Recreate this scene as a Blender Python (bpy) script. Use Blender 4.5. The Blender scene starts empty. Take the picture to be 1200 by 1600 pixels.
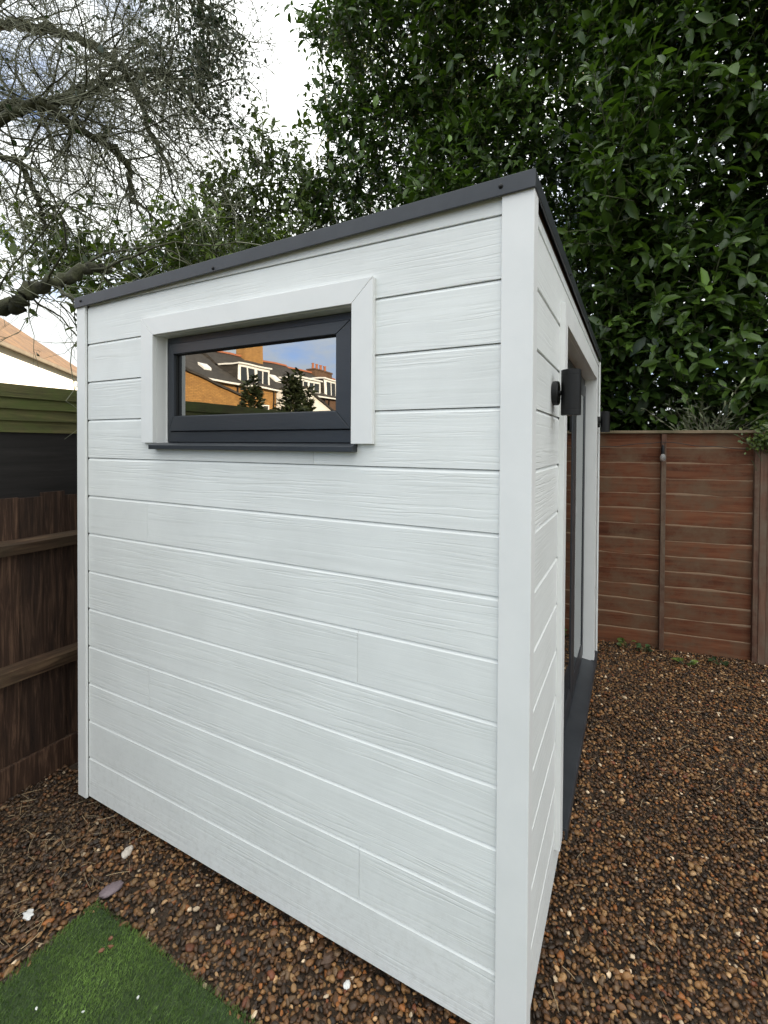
import bpy, bmesh, math, random
import numpy as np
from mathutils import Vector, Matrix

random.seed(7)
rng = np.random.default_rng(11)
SC = bpy.context.scene
COL = SC.collection

# ------------------------------------------------------------------ camera
cam_d = bpy.data.cameras.new('camera')
cam = bpy.data.objects.new('camera', cam_d)
COL.objects.link(cam)
cam_d.sensor_fit = 'VERTICAL'
cam_d.sensor_height = 24.0
cam_d.sensor_width = 18.0
cam_d.lens = 737.0 / 1600.0 * 24.0
cam_d.shift_y = -(800.0 - 704.4) / 1600.0
cam_d.clip_start = 0.02
cam_d.clip_end = 2000
FW = Vector((-0.46707, 0.88412, -0.01360)).normalized()
RT = Vector((0.88415, 0.46717, 0.00581)).normalized()
UP = RT.cross(FW).normalized()
M = Matrix((RT, UP, -FW)).transposed().to_4x4()
M.translation = Vector((0.2501, -1.3020, 1.7171))
cam.matrix_world = M
SC.camera = cam

# ------------------------------------------------------------------ sky, sun, exposure
SUN_EL = math.radians(15.0)
SUN_AZ = math.atan2(0.80, 0.60)          # from +Y towards +X
world = bpy.data.worlds.new('World')
SC.world = world
world.use_nodes = True
wn, wl = world.node_tree.nodes, world.node_tree.links
wn.clear()
w_out = wn.new('ShaderNodeOutputWorld')
w_bg = wn.new('ShaderNodeBackground')
w_bg.inputs['Strength'].default_value = 0.12
sky = wn.new('ShaderNodeTexSky')
sky.sky_type = 'NISHITA'
sky.sun_disc = False
sky.sun_elevation = SUN_EL
sky.sun_rotation = SUN_AZ
sky.air_density = 0.5
sky.dust_density = 0.05
sky.ozone_density = 4.0
tc = wn.new('ShaderNodeTexCoord')
mp = wn.new('ShaderNodeMapping')
mp.inputs['Scale'].default_value = (1.0, 1.0, 2.4)
mp.inputs['Location'].default_value = (-7.4, 7.4, -7.3)
nz = wn.new('ShaderNodeTexNoise')
nz.inputs['Scale'].default_value = 1.9
nz.inputs['Detail'].default_value = 7
nz.inputs['Roughness'].default_value = 0.58
cr = wn.new('ShaderNodeValToRGB')
cr.color_ramp.elements[0].position = 0.36
cr.color_ramp.elements[0].color = (0.04, 0.04, 0.04, 1)
cr.color_ramp.elements[1].position = 0.52
cr.color_ramp.elements[1].color = (0.96, 0.96, 0.96, 1)
mixc = wn.new('ShaderNodeMixRGB')
mixc.inputs['Color2'].default_value = (6.6, 6.6, 6.7, 1)
# an overcast layer is brighter overhead than near the horizon
sepw = wn.new('ShaderNodeSeparateXYZ')
wl.new(tc.outputs['Generated'], sepw.inputs[0])
mrw = wn.new('ShaderNodeMapRange')
mrw.inputs['To Min'].default_value = 0.32
mrw.inputs['To Max'].default_value = 1.65
wl.new(sepw.outputs['Z'], mrw.inputs['Value'])
cmul = wn.new('ShaderNodeVectorMath'); cmul.operation = 'SCALE'
cmul.inputs[0].default_value = (6.6, 6.75, 6.5)
wl.new(mrw.outputs[0], cmul.inputs['Scale'])
wl.new(cmul.outputs[0], mixc.inputs['Color2'])
wl.new(tc.outputs['Generated'], mp.inputs['Vector'])
wl.new(mp.outputs['Vector'], nz.inputs['Vector'])
wl.new(nz.outputs['Fac'], cr.inputs['Fac'])
wl.new(cr.outputs['Color'], mixc.inputs['Fac'])
wl.new(sky.outputs['Color'], mixc.inputs['Color1'])
wl.new(mixc.outputs['Color'], w_bg.inputs['Color'])
wl.new(w_bg.outputs['Background'], w_out.inputs['Surface'])

sun_d = bpy.data.lights.new('sun', 'SUN')
sun_d.energy = 4.6
sun_d.angle = math.radians(0.5)
sun_d.color = (1.0, 0.80, 0.56)
sun = bpy.data.objects.new('sun', sun_d)
COL.objects.link(sun)
SV = Vector((math.sin(SUN_AZ) * math.cos(SUN_EL), math.cos(SUN_AZ) * math.cos(SUN_EL), math.sin(SUN_EL)))
sun.rotation_euler = SV.to_track_quat('Z', 'Y').to_euler()
sun.location = (20, 16, 12)

vs = SC.view_settings
vs.view_transform = 'Standard'
vs.look = 'None'
vs.exposure = 1.55
vs.gamma = 1.0
SC.render.engine = 'CYCLES'
SC.cycles.max_bounces = 8
SC.cycles.transparent_max_bounces = 12
SC.cycles.use_denoising = True

# ------------------------------------------------------------------ material helpers
def new_mat(name):
    m = bpy.data.materials.new(name)
    m.use_nodes = True
    n, l = m.node_tree.nodes, m.node_tree.links
    b = n['Principled BSDF']
    return m, n, l, b

def node(n, t, **kw):
    x = n.new(t)
    for k, v in kw.items():
        if k in x.inputs.keys():
            x.inputs[k].default_value = v
        else:
            setattr(x, k, v)
    return x

def ramp(n, stops):
    r = n.new('ShaderNodeValToRGB')
    e = r.color_ramp.elements
    while len(e) < len(stops):
        e.new(0.5)
    for i, (p, c) in enumerate(stops):
        e[i].position = p
        e[i].color = tuple(c) + (1,) if len(c) == 3 else c
    return r

def mat_noise(name, c1, c2, scale=8, rough=0.6, bump=0.1, detail=6, stretch=(1, 1, 1), spec=0.5, bscale=None, per_obj=0.0, metallic=0.0):
    m, n, l, b = new_mat(name)
    t = n.new('ShaderNodeTexCoord')
    mp_ = node(n, 'ShaderNodeMapping')
    mp_.inputs['Scale'].default_value = stretch
    oi = n.new('ShaderNodeObjectInfo')
    mul = node(n, 'ShaderNodeMath', operation='MULTIPLY')
    mul.inputs[1].default_value = 37.0
    l.new(oi.outputs['Random'], mul.inputs[0])
    l.new(t.outputs['Object'], mp_.inputs['Vector'])
    l.new(mul.outputs[0], mp_.inputs['Location'])
    z = node(n, 'ShaderNodeTexNoise', Scale=scale, Detail=detail, Roughness=0.6)
    l.new(mp_.outputs[0], z.inputs['Vector'])
    r = ramp(n, [(0.3, c1), (0.7, c2)])
    l.new(z.outputs['Fac'], r.inputs['Fac'])
    col = r.outputs['Color']
    if per_obj:
        hs = n.new('ShaderNodeHueSaturation')
        mr = node(n, 'ShaderNodeMapRange')
        mr.inputs['To Min'].default_value = 1 - per_obj
        mr.inputs['To Max'].default_value = 1 + per_obj
        l.new(oi.outputs['Random'], mr.inputs['Value'])
        l.new(mr.outputs[0], hs.inputs['Value'])
        l.new(col, hs.inputs['Color'])
        col = hs.outputs['Color']
    l.new(col, b.inputs['Base Color'])
    b.inputs['Roughness'].default_value = rough
    b.inputs['Specular IOR Level'].default_value = spec
    b.inputs['Metallic'].default_value = metallic
    if bump:
        z2 = node(n, 'ShaderNodeTexNoise', Scale=bscale or scale * 3, Detail=5)
        l.new(mp_.outputs[0], z2.inputs['Vector'])
        bp = node(n, 'ShaderNodeBump', Strength=bump, Distance=0.01)
        l.new(z2.outputs['Fac'], bp.inputs['Height'])
        l.new(bp.outputs['Normal'], b.inputs['Normal'])
    return m

def mat_plank():
    """white fibre-cement weatherboard with embossed wood grain along local x"""
    m, n, l, b = new_mat('painted_weatherboard')
    t = n.new('ShaderNodeTexCoord')
    oi = n.new('ShaderNodeObjectInfo')
    comb = n.new('ShaderNodeCombineXYZ')
    m1 = node(n, 'ShaderNodeMath', operation='MULTIPLY'); m1.inputs[1].default_value = 91.0
    l.new(oi.outputs['Random'], m1.inputs[0])
    l.new(m1.outputs[0], comb.inputs['X'])
    l.new(m1.outputs[0], comb.inputs['Y'])
    add = node(n, 'ShaderNodeVectorMath', operation='ADD')
    l.new(t.outputs['Object'], add.inputs[0]); l.new(comb.outputs[0], add.inputs[1])
    # slow warp of the grain
    mpw = node(n, 'ShaderNodeMapping'); mpw.inputs['Scale'].default_value = (1.6, 1.0, 9.0)
    l.new(add.outputs[0], mpw.inputs['Vector'])
    warp = node(n, 'ShaderNodeTexNoise', Scale=1.0, Detail=3.0, Roughness=0.55)
    l.new(mpw.outputs[0], warp.inputs['Vector'])
    sep = n.new('ShaderNodeSeparateXYZ'); l.new(add.outputs[0], sep.inputs[0])
    ww = node(n, 'ShaderNodeMath', operation='MULTIPLY'); ww.inputs[1].default_value = 0.036
    l.new(warp.outputs['Fac'], ww.inputs[0])
    az = node(n, 'ShaderNodeMath', operation='ADD')
    l.new(sep.outputs['Z'], az.inputs[0]); l.new(ww.outputs[0], az.inputs[1])
    sx = node(n, 'ShaderNodeMath', operation='MULTIPLY'); sx.inputs[1].default_value = 0.028
    l.new(sep.outputs['X'], sx.inputs[0])
    gv = n.new('ShaderNodeCombineXYZ')
    l.new(sx.outputs[0], gv.inputs['X']); l.new(az.outputs[0], gv.inputs['Z']); l.new(sep.outputs['Y'], gv.inputs['Y'])
    g1 = node(n, 'ShaderNodeTexNoise', Scale=120.0, Detail=3.0, Roughness=0.5)
    g2 = node(n, 'ShaderNodeTexNoise', Scale=260.0, Detail=2.0, Roughness=0.5)
    l.new(gv.outputs[0], g1.inputs['Vector']); l.new(gv.outputs[0], g2.inputs['Vector'])
    gr = ramp(n, [(0.36, (0, 0, 0)), (0.50, (1, 1, 1))])
    l.new(g1.outputs['Fac'], gr.inputs['Fac'])
    # zones of strong and weak grain
    mpz = node(n, 'ShaderNodeMapping'); mpz.inputs['Scale'].default_value = (0.9, 1.0, 16.0)
    l.new(add.outputs[0], mpz.inputs['Vector'])
    zone = node(n, 'ShaderNodeTexNoise', Scale=1.0, Detail=2.0)
    l.new(mpz.outputs[0], zone.inputs['Vector'])
    zr = ramp(n, [(0.40, (0.16, 0.16, 0.16)), (0.62, (1, 1, 1))])
    l.new(zone.outputs['Fac'], zr.inputs['Fac'])
    h = node(n, 'ShaderNodeMath', operation='MULTIPLY')
    l.new(gr.outputs['Color'], h.inputs[0]); l.new(zr.outputs['Color'], h.inputs[1])
    h2 = node(n, 'ShaderNodeMath', operation='MULTIPLY_ADD'); h2.inputs[1].default_value = 0.34
    l.new(g2.outputs['Fac'], h2.inputs[0]); l.new(h.outputs[0], h2.inputs[2])
    fine = node(n, 'ShaderNodeTexNoise', Scale=420.0, Detail=2.0)
    l.new(add.outputs[0], fine.inputs['Vector'])
    h3 = node(n, 'ShaderNodeMath', operation='MULTIPLY_ADD'); h3.inputs[1].default_value = 0.22
    l.new(fine.outputs['Fac'], h3.inputs[0]); l.new(h2.outputs[0], h3.inputs[2])
    bp = node(n, 'ShaderNodeBump', Strength=0.48, Distance=0.0014)
    l.new(h3.outputs[0], bp.inputs['Height'])
    l.new(bp.outputs['Normal'], b.inputs['Normal'])
    dirt = node(n, 'ShaderNodeTexNoise', Scale=3.2, Detail=6.0, Roughness=0.65)
    l.new(add.outputs[0], dirt.inputs['Vector'])
    dr = ramp(n, [(0.30, (0.735, 0.748, 0.728)), (0.62, (0.80, 0.815, 0.795))])
    l.new(dirt.outputs['Fac'], dr.inputs['Fac'])
    hs = n.new('ShaderNodeHueSaturation')
    mr = node(n, 'ShaderNodeMapRange'); mr.inputs['To Min'].default_value = 0.965; mr.inputs['To Max'].default_value = 1.02
    l.new(oi.outputs['Random'], mr.inputs['Value']); l.new(mr.outputs[0], hs.inputs['Value'])
    l.new(dr.outputs['Color'], hs.inputs['Color'])
    # splashed dirt specks low down; colour also paints the lower wall's greyer shade
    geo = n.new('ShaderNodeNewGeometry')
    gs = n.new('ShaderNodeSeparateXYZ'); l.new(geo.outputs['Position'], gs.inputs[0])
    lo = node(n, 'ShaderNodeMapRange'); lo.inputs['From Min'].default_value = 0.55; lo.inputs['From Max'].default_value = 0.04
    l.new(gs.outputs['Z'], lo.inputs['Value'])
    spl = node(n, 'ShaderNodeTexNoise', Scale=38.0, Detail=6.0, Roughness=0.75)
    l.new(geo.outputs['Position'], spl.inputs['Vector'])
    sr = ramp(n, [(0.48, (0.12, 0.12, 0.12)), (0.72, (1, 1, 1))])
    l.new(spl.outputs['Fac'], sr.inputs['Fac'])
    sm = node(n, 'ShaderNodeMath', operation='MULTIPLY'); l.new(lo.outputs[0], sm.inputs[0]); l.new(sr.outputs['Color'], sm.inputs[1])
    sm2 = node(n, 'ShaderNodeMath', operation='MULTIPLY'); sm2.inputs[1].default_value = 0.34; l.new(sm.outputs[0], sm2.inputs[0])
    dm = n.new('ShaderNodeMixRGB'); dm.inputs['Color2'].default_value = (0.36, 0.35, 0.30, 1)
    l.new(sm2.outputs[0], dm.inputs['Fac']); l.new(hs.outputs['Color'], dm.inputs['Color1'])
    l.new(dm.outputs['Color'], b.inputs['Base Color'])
    b.inputs['Roughness'].default_value = 0.55
    b.inputs['Specular IOR Level'].default_value = 0.35
    return m

def mat_wood(name, c1, c2, c3, along='x', rough=0.75, bump=0.5, per_obj=0.18, moss=None, gscale=26.0, edge=None):
    m, n, l, b = new_mat(name)
    t = n.new('ShaderNodeTexCoord')
    oi = n.new('ShaderNodeObjectInfo')
    m1 = node(n, 'ShaderNodeMath', operation='MULTIPLY'); m1.inputs[1].default_value = 53.0
    l.new(oi.outputs['Random'], m1.inputs[0])
    add = node(n, 'ShaderNodeVectorMath', operation='ADD')
    l.new(t.outputs['Object'], add.inputs[0]); l.new(m1.outputs[0], add.inputs[1])
    mp_ = node(n, 'ShaderNodeMapping')
    mp_.inputs['Scale'].default_value = {'x': (0.07, 1, 1), 'y': (1, 0.07, 1), 'z': (1, 1, 0.07)}[along]
    l.new(add.outputs[0], mp_.inputs['Vector'])
    g = node(n, 'ShaderNodeTexNoise', Scale=gscale, Detail=7.0, Roughness=0.65, Distortion=0.6)
    l.new(mp_.outputs[0], g.inputs['Vector'])
    r = ramp(n, [(0.28, c1), (0.5, c2), (0.75, c3)])
    l.new(g.outputs['Fac'], r.inputs['Fac'])
    col = r.outputs['Color']
    hs = n.new('ShaderNodeHueSaturation')
    mr = node(n, 'ShaderNodeMapRange'); mr.inputs['To Min'].default_value = 1 - per_obj; mr.inputs['To Max'].default_value = 1 + per_obj
    l.new(oi.outputs['Random'], mr.inputs['Value']); l.new(mr.outputs[0], hs.inputs['Value'])
    l.new(col, hs.inputs['Color']); col = hs.outputs['Color']
    big = node(n, 'ShaderNodeTexNoise', Scale=4.5, Detail=6.0, Roughness=0.7)
    l.new(add.outputs[0], big.inputs['Vector'])
    if moss:
        mrp = ramp(n, [(0.42, (0, 0, 0)), (0.66, (1, 1, 1))])
        l.new(big.outputs['Fac'], mrp.inputs['Fac'])
        mx = n.new('ShaderNodeMixRGB'); mx.inputs['Color2'].default_value = tuple(moss) + (1,)
        l.new(mrp.outputs['Color'], mx.inputs['Fac']); l.new(col, mx.inputs['Color1'])
        col = mx.outputs['Color']
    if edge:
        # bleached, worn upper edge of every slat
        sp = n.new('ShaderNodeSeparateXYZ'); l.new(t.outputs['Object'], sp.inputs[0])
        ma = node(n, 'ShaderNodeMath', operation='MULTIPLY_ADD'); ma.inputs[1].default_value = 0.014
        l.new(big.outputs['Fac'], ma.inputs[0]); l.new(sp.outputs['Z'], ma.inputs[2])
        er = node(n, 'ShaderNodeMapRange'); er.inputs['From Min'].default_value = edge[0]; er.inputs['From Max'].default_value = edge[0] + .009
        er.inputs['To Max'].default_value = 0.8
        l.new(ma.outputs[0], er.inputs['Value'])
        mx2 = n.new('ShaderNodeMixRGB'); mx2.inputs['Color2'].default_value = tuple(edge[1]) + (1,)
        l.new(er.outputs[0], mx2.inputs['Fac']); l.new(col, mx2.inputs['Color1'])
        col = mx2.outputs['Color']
    l.new(col, b.inputs['Base Color'])
    b.inputs['Roughness'].default_value = rough
    b.inputs['Specular IOR Level'].default_value = 0.3
    bp = node(n, 'ShaderNodeBump', Strength=bump, Distance=0.004)
    l.new(g.outputs['Fac'], bp.inputs['Height'])
    l.new(bp.outputs['Normal'], b.inputs['Normal'])
    return m

def mat_plain(name, c, rough=0.5, spec=0.5, metallic=0.0):
    m, n, l, b = new_mat(name)
    b.inputs['Base Color'].default_value = tuple(c) + (1,)
    b.inputs['Roughness'].default_value = rough
    b.inputs['Specular IOR Level'].default_value = spec
    b.inputs['Metallic'].default_value = metallic
    return m

def mat_glass(name, refl=0.30, tint=(0.55, 0.6, 0.6)):
    """coated double glazing: a mirror-like coat over a dim view of the room behind"""
    m, n, l, b = new_mat(name)
    n.remove(b)
    out = n['Material Output']
    lw = node(n, 'ShaderNodeFresnel', IOR=1.5)
    mr = node(n, 'ShaderNodeMapRange')
    mr.inputs['From Min'].default_value = 0.0; mr.inputs['From Max'].default_value = 1.0
    mr.inputs['To Min'].default_value = refl; mr.inputs['To Max'].default_value = 1.0
    l.new(lw.outputs[0], mr.inputs['Value'])
    gl = node(n, 'ShaderNodeBsdfGlossy', Roughness=0.0)
    gl.inputs['Color'].default_value = (0.95, 0.97, 0.97, 1)
    tcg = n.new('ShaderNodeTexCoord')
    wv = node(n, 'ShaderNodeTexNoise', Scale=5.0, Detail=1.0)
    l.new(tcg.outputs['Object'], wv.inputs['Vector'])
    wb = node(n, 'ShaderNodeBump', Strength=0.12, Distance=0.004)
    l.new(wv.outputs['Fac'], wb.inputs['Height']); l.new(wb.outputs['Normal'], gl.inputs['Normal'])
    tr = n.new('ShaderNodeBsdfTransparent'); tr.inputs['Color'].default_value = tuple(tint) + (1,)
    mx = n.new('ShaderNodeMixShader')
    l.new(mr.outputs[0], mx.inputs['Fac']); l.new(tr.outputs[0], mx.inputs[1]); l.new(gl.outputs[0], mx.inputs[2])
    l.new(mx.outputs[0], out.inputs['Surface'])
    return m

def mat_leaf(name, dark, light, rough=0.34, trans=0.22, spec=0.5):
    m, n, l, b = new_mat(name)
    at = n.new('ShaderNodeAttribute'); at.attribute_name = 'rnd'
    r = ramp(n, [(0.0, dark), (0.75, light), (1.0, tuple(min(1, c * 1.9) for c in light))])
    l.new(at.outputs['Fac'], r.inputs['Fac'])
    l.new(r.outputs['Color'], b.inputs['Base Color'])
    b.inputs['Roughness'].default_value = rough
    b.inputs['Specular IOR Level'].default_value = spec
    out = n['Material Output']
    tb = n.new('ShaderNodeBsdfTranslucent')
    g = n.new('ShaderNodeMixRGB'); g.blend_type = 'MULTIPLY'; g.inputs['Fac'].default_value = 1.0
    g.inputs['Color2'].default_value = (1.7, 1.9, 0.7, 1)
    l.new(r.outputs['Color'], g.inputs['Color1']); l.new(g.outputs[0], tb.inputs['Color'])
    mx = n.new('ShaderNodeMixShader'); mx.inputs['Fac'].default_value = trans
    l.new(b.outputs[0], mx.inputs[1]); l.new(tb.outputs[0], mx.inputs[2])
    l.new(mx.outputs[0], out.inputs['Surface'])
    return m

def mat_attr_color(name, rough=0.45, spec=0.5, bump=0.0, bscale=200):
    m, n, l, b = new_mat(name)
    at = n.new('ShaderNodeAttribute'); at.attribute_name = 'col'
    t = n.new('ShaderNodeTexCoord')
    z = node(n, 'ShaderNodeTexNoise', Scale=bscale, Detail=3.0)
    l.new(t.outputs['Object'], z.inputs['Vector'])
    mr = node(n, 'ShaderNodeMapRange'); mr.inputs['To Min'].default_value = 0.6; mr.inputs['To Max'].default_value = 1.4
    l.new(z.outputs['Fac'], mr.inputs['Value'])
    hs = n.new('ShaderNodeHueSaturation')
    l.new(mr.outputs[0], hs.inputs['Value']); l.new(at.outputs['Color'], hs.inputs['Color'])
    l.new(hs.outputs['Color'], b.inputs['Base Color'])
    b.inputs['Roughness'].default_value = rough
    b.inputs['Specular IOR Level'].default_value = spec
    if bump:
        bp = node(n, 'ShaderNodeBump', Strength=bump, Distance=0.003)
        l.new(z.outputs['Fac'], bp.inputs['Height']); l.new(bp.outputs['Normal'], b.inputs['Normal'])
    return m

def mat_tiles(name, c1, c2, rows=8.0, cols=4.0, bump=0.6):
    """roof covering or brickwork too far away to tell the pieces apart; uses the UV-like object axes given by the mapping"""
    m, n, l, b = new_mat(name)
    t = n.new('ShaderNodeTexCoord')
    mp_ = node(n, 'ShaderNodeMapping'); mp_.inputs['Rotation'].default_value = (math.radians(90), 0, 0)
    br = node(n, 'ShaderNodeTexBrick', Scale=1.0)
    br.inputs['Color1'].default_value = tuple(c1) + (1,)
    br.inputs['Color2'].default_value = tuple(c2) + (1,)
    br.inputs['Mortar'].default_value = tuple(x * 0.55 for x in c1) + (1,)
    br.inputs['Mortar Size'].default_value = 0.012
    br.inputs['Brick Width'].default_value = 1.0 / cols
    br.inputs['Row Height'].default_value = 1.0 / rows
    l.new(t.outputs['UV'], br.inputs['Vector'])
    z = node(n, 'ShaderNodeTexNoise', Scale=2.0, Detail=6.0, Roughness=0.7)
    l.new(t.outputs['Object'], z.inputs['Vector'])
    mr = node(n, 'ShaderNodeMapRange'); mr.inputs['To Min'].default_value = 0.55; mr.inputs['To Max'].default_value = 1.45
    l.new(z.outputs['Fac'], mr.inputs['Value'])
    hs = n.new('ShaderNodeHueSaturation')
    l.new(mr.outputs[0], hs.inputs['Value']); l.new(br.outputs['Color'], hs.inputs['Color'])
    l.new(hs.outputs['Color'], b.inputs['Base Color'])
    b.inputs['Roughness'].default_value = 0.85
    bp = node(n, 'ShaderNodeBump', Strength=bump, Distance=0.02)
    l.new(br.outputs['Fac'], bp.inputs['Height']); bp.invert = True
    l.new(bp.outputs['Normal'], b.inputs['Normal'])
    return m

MT = {}
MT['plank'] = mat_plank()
MT['trim'] = mat_noise('white_trim', (0.74, 0.745, 0.73), (0.80, 0.80, 0.785), scale=5, rough=0.5, bump=0.03, bscale=300)
MT['core'] = mat_plain('wall_membrane', (0.30, 0.30, 0.29), 0.9)
MT['anthracite'] = mat_noise('anthracite_metal', (0.022, 0.025, 0.030), (0.036, 0.040, 0.046), scale=9, rough=0.42, bump=0.02)
MT['upvc'] = mat_noise('anthracite_foil', (0.022, 0.026, 0.032), (0.030, 0.034, 0.040), scale=14, rough=0.38, bump=0.05, bscale=160, stretch=(0.2, 1, 1))
MT['black'] = mat_plain('black_powder_coat', (0.004, 0.004, 0.0045), 0.5, 0.35)
MT['gasket'] = mat_plain('black_gasket', (0.006, 0.006, 0.006), 0.6)
MT['spacer'] = mat_plain('glazing_spacer', (0.45, 0.44, 0.42), 0.4)
MT['glass'] = mat_glass('coated_glass', refl=0.37, tint=(0.16, 0.17, 0.17))
MT['door_glass'] = mat_glass('door_glass', refl=0.12, tint=(0.35, 0.38, 0.38))
MT['room'] = mat_plain('room_lining', (0.25, 0.24, 0.22), 0.8)
MT['raw_wood'] = mat_wood('raw_roof_timber', (0.10, 0.06, 0.03), (0.18, 0.11, 0.06), (0.25, 0.16, 0.09), 'y')
MT['silicone'] = mat_plain('white_sealant', (0.8, 0.8, 0.79), 0.3)
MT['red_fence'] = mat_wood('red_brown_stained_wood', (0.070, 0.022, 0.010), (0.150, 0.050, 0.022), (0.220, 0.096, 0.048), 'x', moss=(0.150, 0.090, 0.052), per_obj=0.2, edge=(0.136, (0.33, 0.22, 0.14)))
MT['batten'] = mat_wood('brown_batten_wood', (0.06, 0.026, 0.016), (0.11, 0.052, 0.032), (0.17, 0.095, 0.06), 'z', moss=(0.15, 0.11, 0.075))
MT['cap'] = mat_wood('weathered_cap_wood', (0.12, 0.075, 0.045), (0.22, 0.16, 0.10), (0.32, 0.25, 0.17), 'x', moss=(0.12, 0.10, 0.055))
MT['dark_fence'] = mat_wood('dark_brown_fence_wood', (0.010, 0.005, 0.003), (0.038, 0.019, 0.011), (0.13, 0.072, 0.044), 'z', bump=1.0, per_obj=0.3, gscale=58)
MT['rail'] = mat_wood('fence_rail_wood', (0.022, 0.012, 0.007), (0.060, 0.034, 0.019), (0.13, 0.084, 0.048), 'y', moss=(0.045, 0.030, 0.017), gscale=44, bump=.9)
MT['black_board'] = mat_wood('black_stained_board', (0.010, 0.009, 0.008), (0.016, 0.014, 0.013), (0.024, 0.022, 0.020), 'y', bump=0.3)
MT['moss_board'] = mat_wood('mossy_board', (0.026, 0.024, 0.010), (0.070, 0.066, 0.022), (0.13, 0.11, 0.045), 'y', moss=(0.060, 0.078, 0.016), gscale=40, bump=0.8)
MT['soil'] = mat_noise('dark_soil', (0.020, 0.013, 0.008), (0.060, 0.038, 0.022), scale=30, rough=0.95, bump=0.6)
MT['stones'] = mat_attr_color('flint_gravel', rough=0.55, spec=0.45, bump=0.25, bscale=170)
MT['straw'] = mat_attr_color('dry_straw', rough=0.7)
MT['turf'] = mat_leaf('turf_blade', (0.055, 0.105, 0.026), (0.200, 0.300, 0.085), rough=0.5, trans=0.15)
MT['turf_base'] = mat_noise('turf_backing', (0.022, 0.040, 0.012), (0.04, 0.065, 0.02), scale=60, rough=0.95)
MT['laurel'] = mat_leaf('laurel_leaf', (0.018, 0.040, 0.008), (0.082, 0.142, 0.022), rough=0.38, trans=0.22, spec=0.42)
MT['laurel_pale'] = mat_leaf('laurel_leaf_pale', (0.035, 0.060, 0.014), (0.110, 0.150, 0.034), rough=0.38, trans=0.30)
MT['ivy'] = mat_leaf('ivy_leaf', (0.012, 0.026, 0.010), (0.030, 0.055, 0.020), rough=0.4, trans=0.15)
MT['conifer'] = mat_leaf('evergreen_leaf', (0.010, 0.016, 0.006), (0.030, 0.042, 0.014), rough=0.6, trans=0.1)
MT['bark'] = mat_noise('mossy_bark', (0.026, 0.024, 0.014), (0.075, 0.078, 0.036), scale=14, rough=0.9, bump=0.8, bscale=50)
MT['twig'] = mat_noise('grey_twig', (0.13, 0.13, 0.085), (0.23, 0.235, 0.155), scale=6, rough=0.85, bump=0)
MT['laurel_bark'] = mat_noise('laurel_bark', (0.05, 0.055, 0.028), (0.12, 0.135, 0.06), scale=14, rough=0.85, bump=0.4)
MT['white_render'] = mat_noise('white_render', (0.72, 0.71, 0.68), (0.8, 0.79, 0.76), scale=2, rough=0.85, bump=0.1)
MT['white_paint'] = mat_plain('white_window_paint', (0.8, 0.8, 0.78), 0.4)
MT['tan_tiles'] = mat_tiles('tan_roof_tiles', (0.150, 0.086, 0.038), (0.085, 0.050, 0.024), rows=2.6, cols=2.2, bump=1.0)
MT['slate'] = mat_tiles('slate_roof', (0.032, 0.028, 0.024), (0.052, 0.045, 0.038), rows=4, cols=2.5, bump=0.3)
MT['yellow_brick'] = mat_tiles('yellow_stock_brick', (0.40, 0.215, 0.065), (0.30, 0.155, 0.05), rows=13, cols=4.4, bump=0.3)
MT['brown_brick'] = mat_tiles('brown_brick', (0.15, 0.085, 0.05), (0.11, 0.065, 0.042), rows=13, cols=4.4, bump=0.3)
MT['terracotta'] = mat_noise('terracotta', (0.30, 0.10, 0.05), (0.42, 0.16, 0.08), scale=6, rough=0.8)
MT['house_glass'] = mat_plain('house_window_glass', (0.03, 0.035, 0.04), 0.05)
MT['grey_wall'] = mat_noise('grey_render', (0.10, 0.085, 0.065), (0.15, 0.13, 0.10), scale=3, rough=0.9)
MT['pale_stem'] = mat_noise('pale_stem', (0.16, 0.15, 0.09), (0.28, 0.26, 0.17), scale=9, rough=.7, bump=0)
MT['pale_leaf'] = mat_leaf('pale_willow_leaf', (0.10, 0.115, 0.06), (0.26, 0.28, 0.17), rough=.45, trans=.25)
MT['cable'] = mat_plain('black_cable', (0.010, 0.010, 0.010), 0.5)
MT['green_wire'] = mat_plain('grey_green_wire', (0.16, 0.24, 0.22), 0.4)
def bulb_glass():
    m, n, l, b = new_mat('clear_bulb_glass')
    b.inputs['Base Color'].default_value = (0.95, 0.95, 0.93, 1)
    b.inputs['Roughness'].default_value = 0.04
    b.inputs['Transmission Weight'].default_value = 0.85
    return m
MT['bulb'] = bulb_glass()

# ------------------------------------------------------------------ mesh helpers
def link(o, parent=None):
    COL.objects.link(o)
    if parent is not None:
        o.parent = parent
    return o

def tag(o, label=None, cat=None, group=None, kind=None):
    if label: o['label'] = label
    if cat: o['category'] = cat
    if group: o['group'] = group
    if kind: o['kind'] = kind
    return o

def empty(name, loc=(0, 0, 0), rz=0.0):
    o = bpy.data.objects.new(name, None)
    o.empty_display_size = 0.1
    o.location = loc
    o.rotation_euler = (0, 0, rz)
    COL.objects.link(o)
    return o

def mesh_from(name, verts, faces, mat, parent=None, smooth=False, loc=(0, 0, 0), rz=0.0):
    me = bpy.data.meshes.new(name)
    me.from_pydata([tuple(v) for v in verts], [], [tuple(f) for f in faces])
    me.materials.append(mat)
    if smooth:
        me.polygons.foreach_set('use_smooth', [True] * len(me.polygons))
    me.update()
    o = bpy.data.objects.new(name, me)
    o.location = loc
    o.rotation_euler = (0, 0, rz)
    return link(o, parent)

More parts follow.
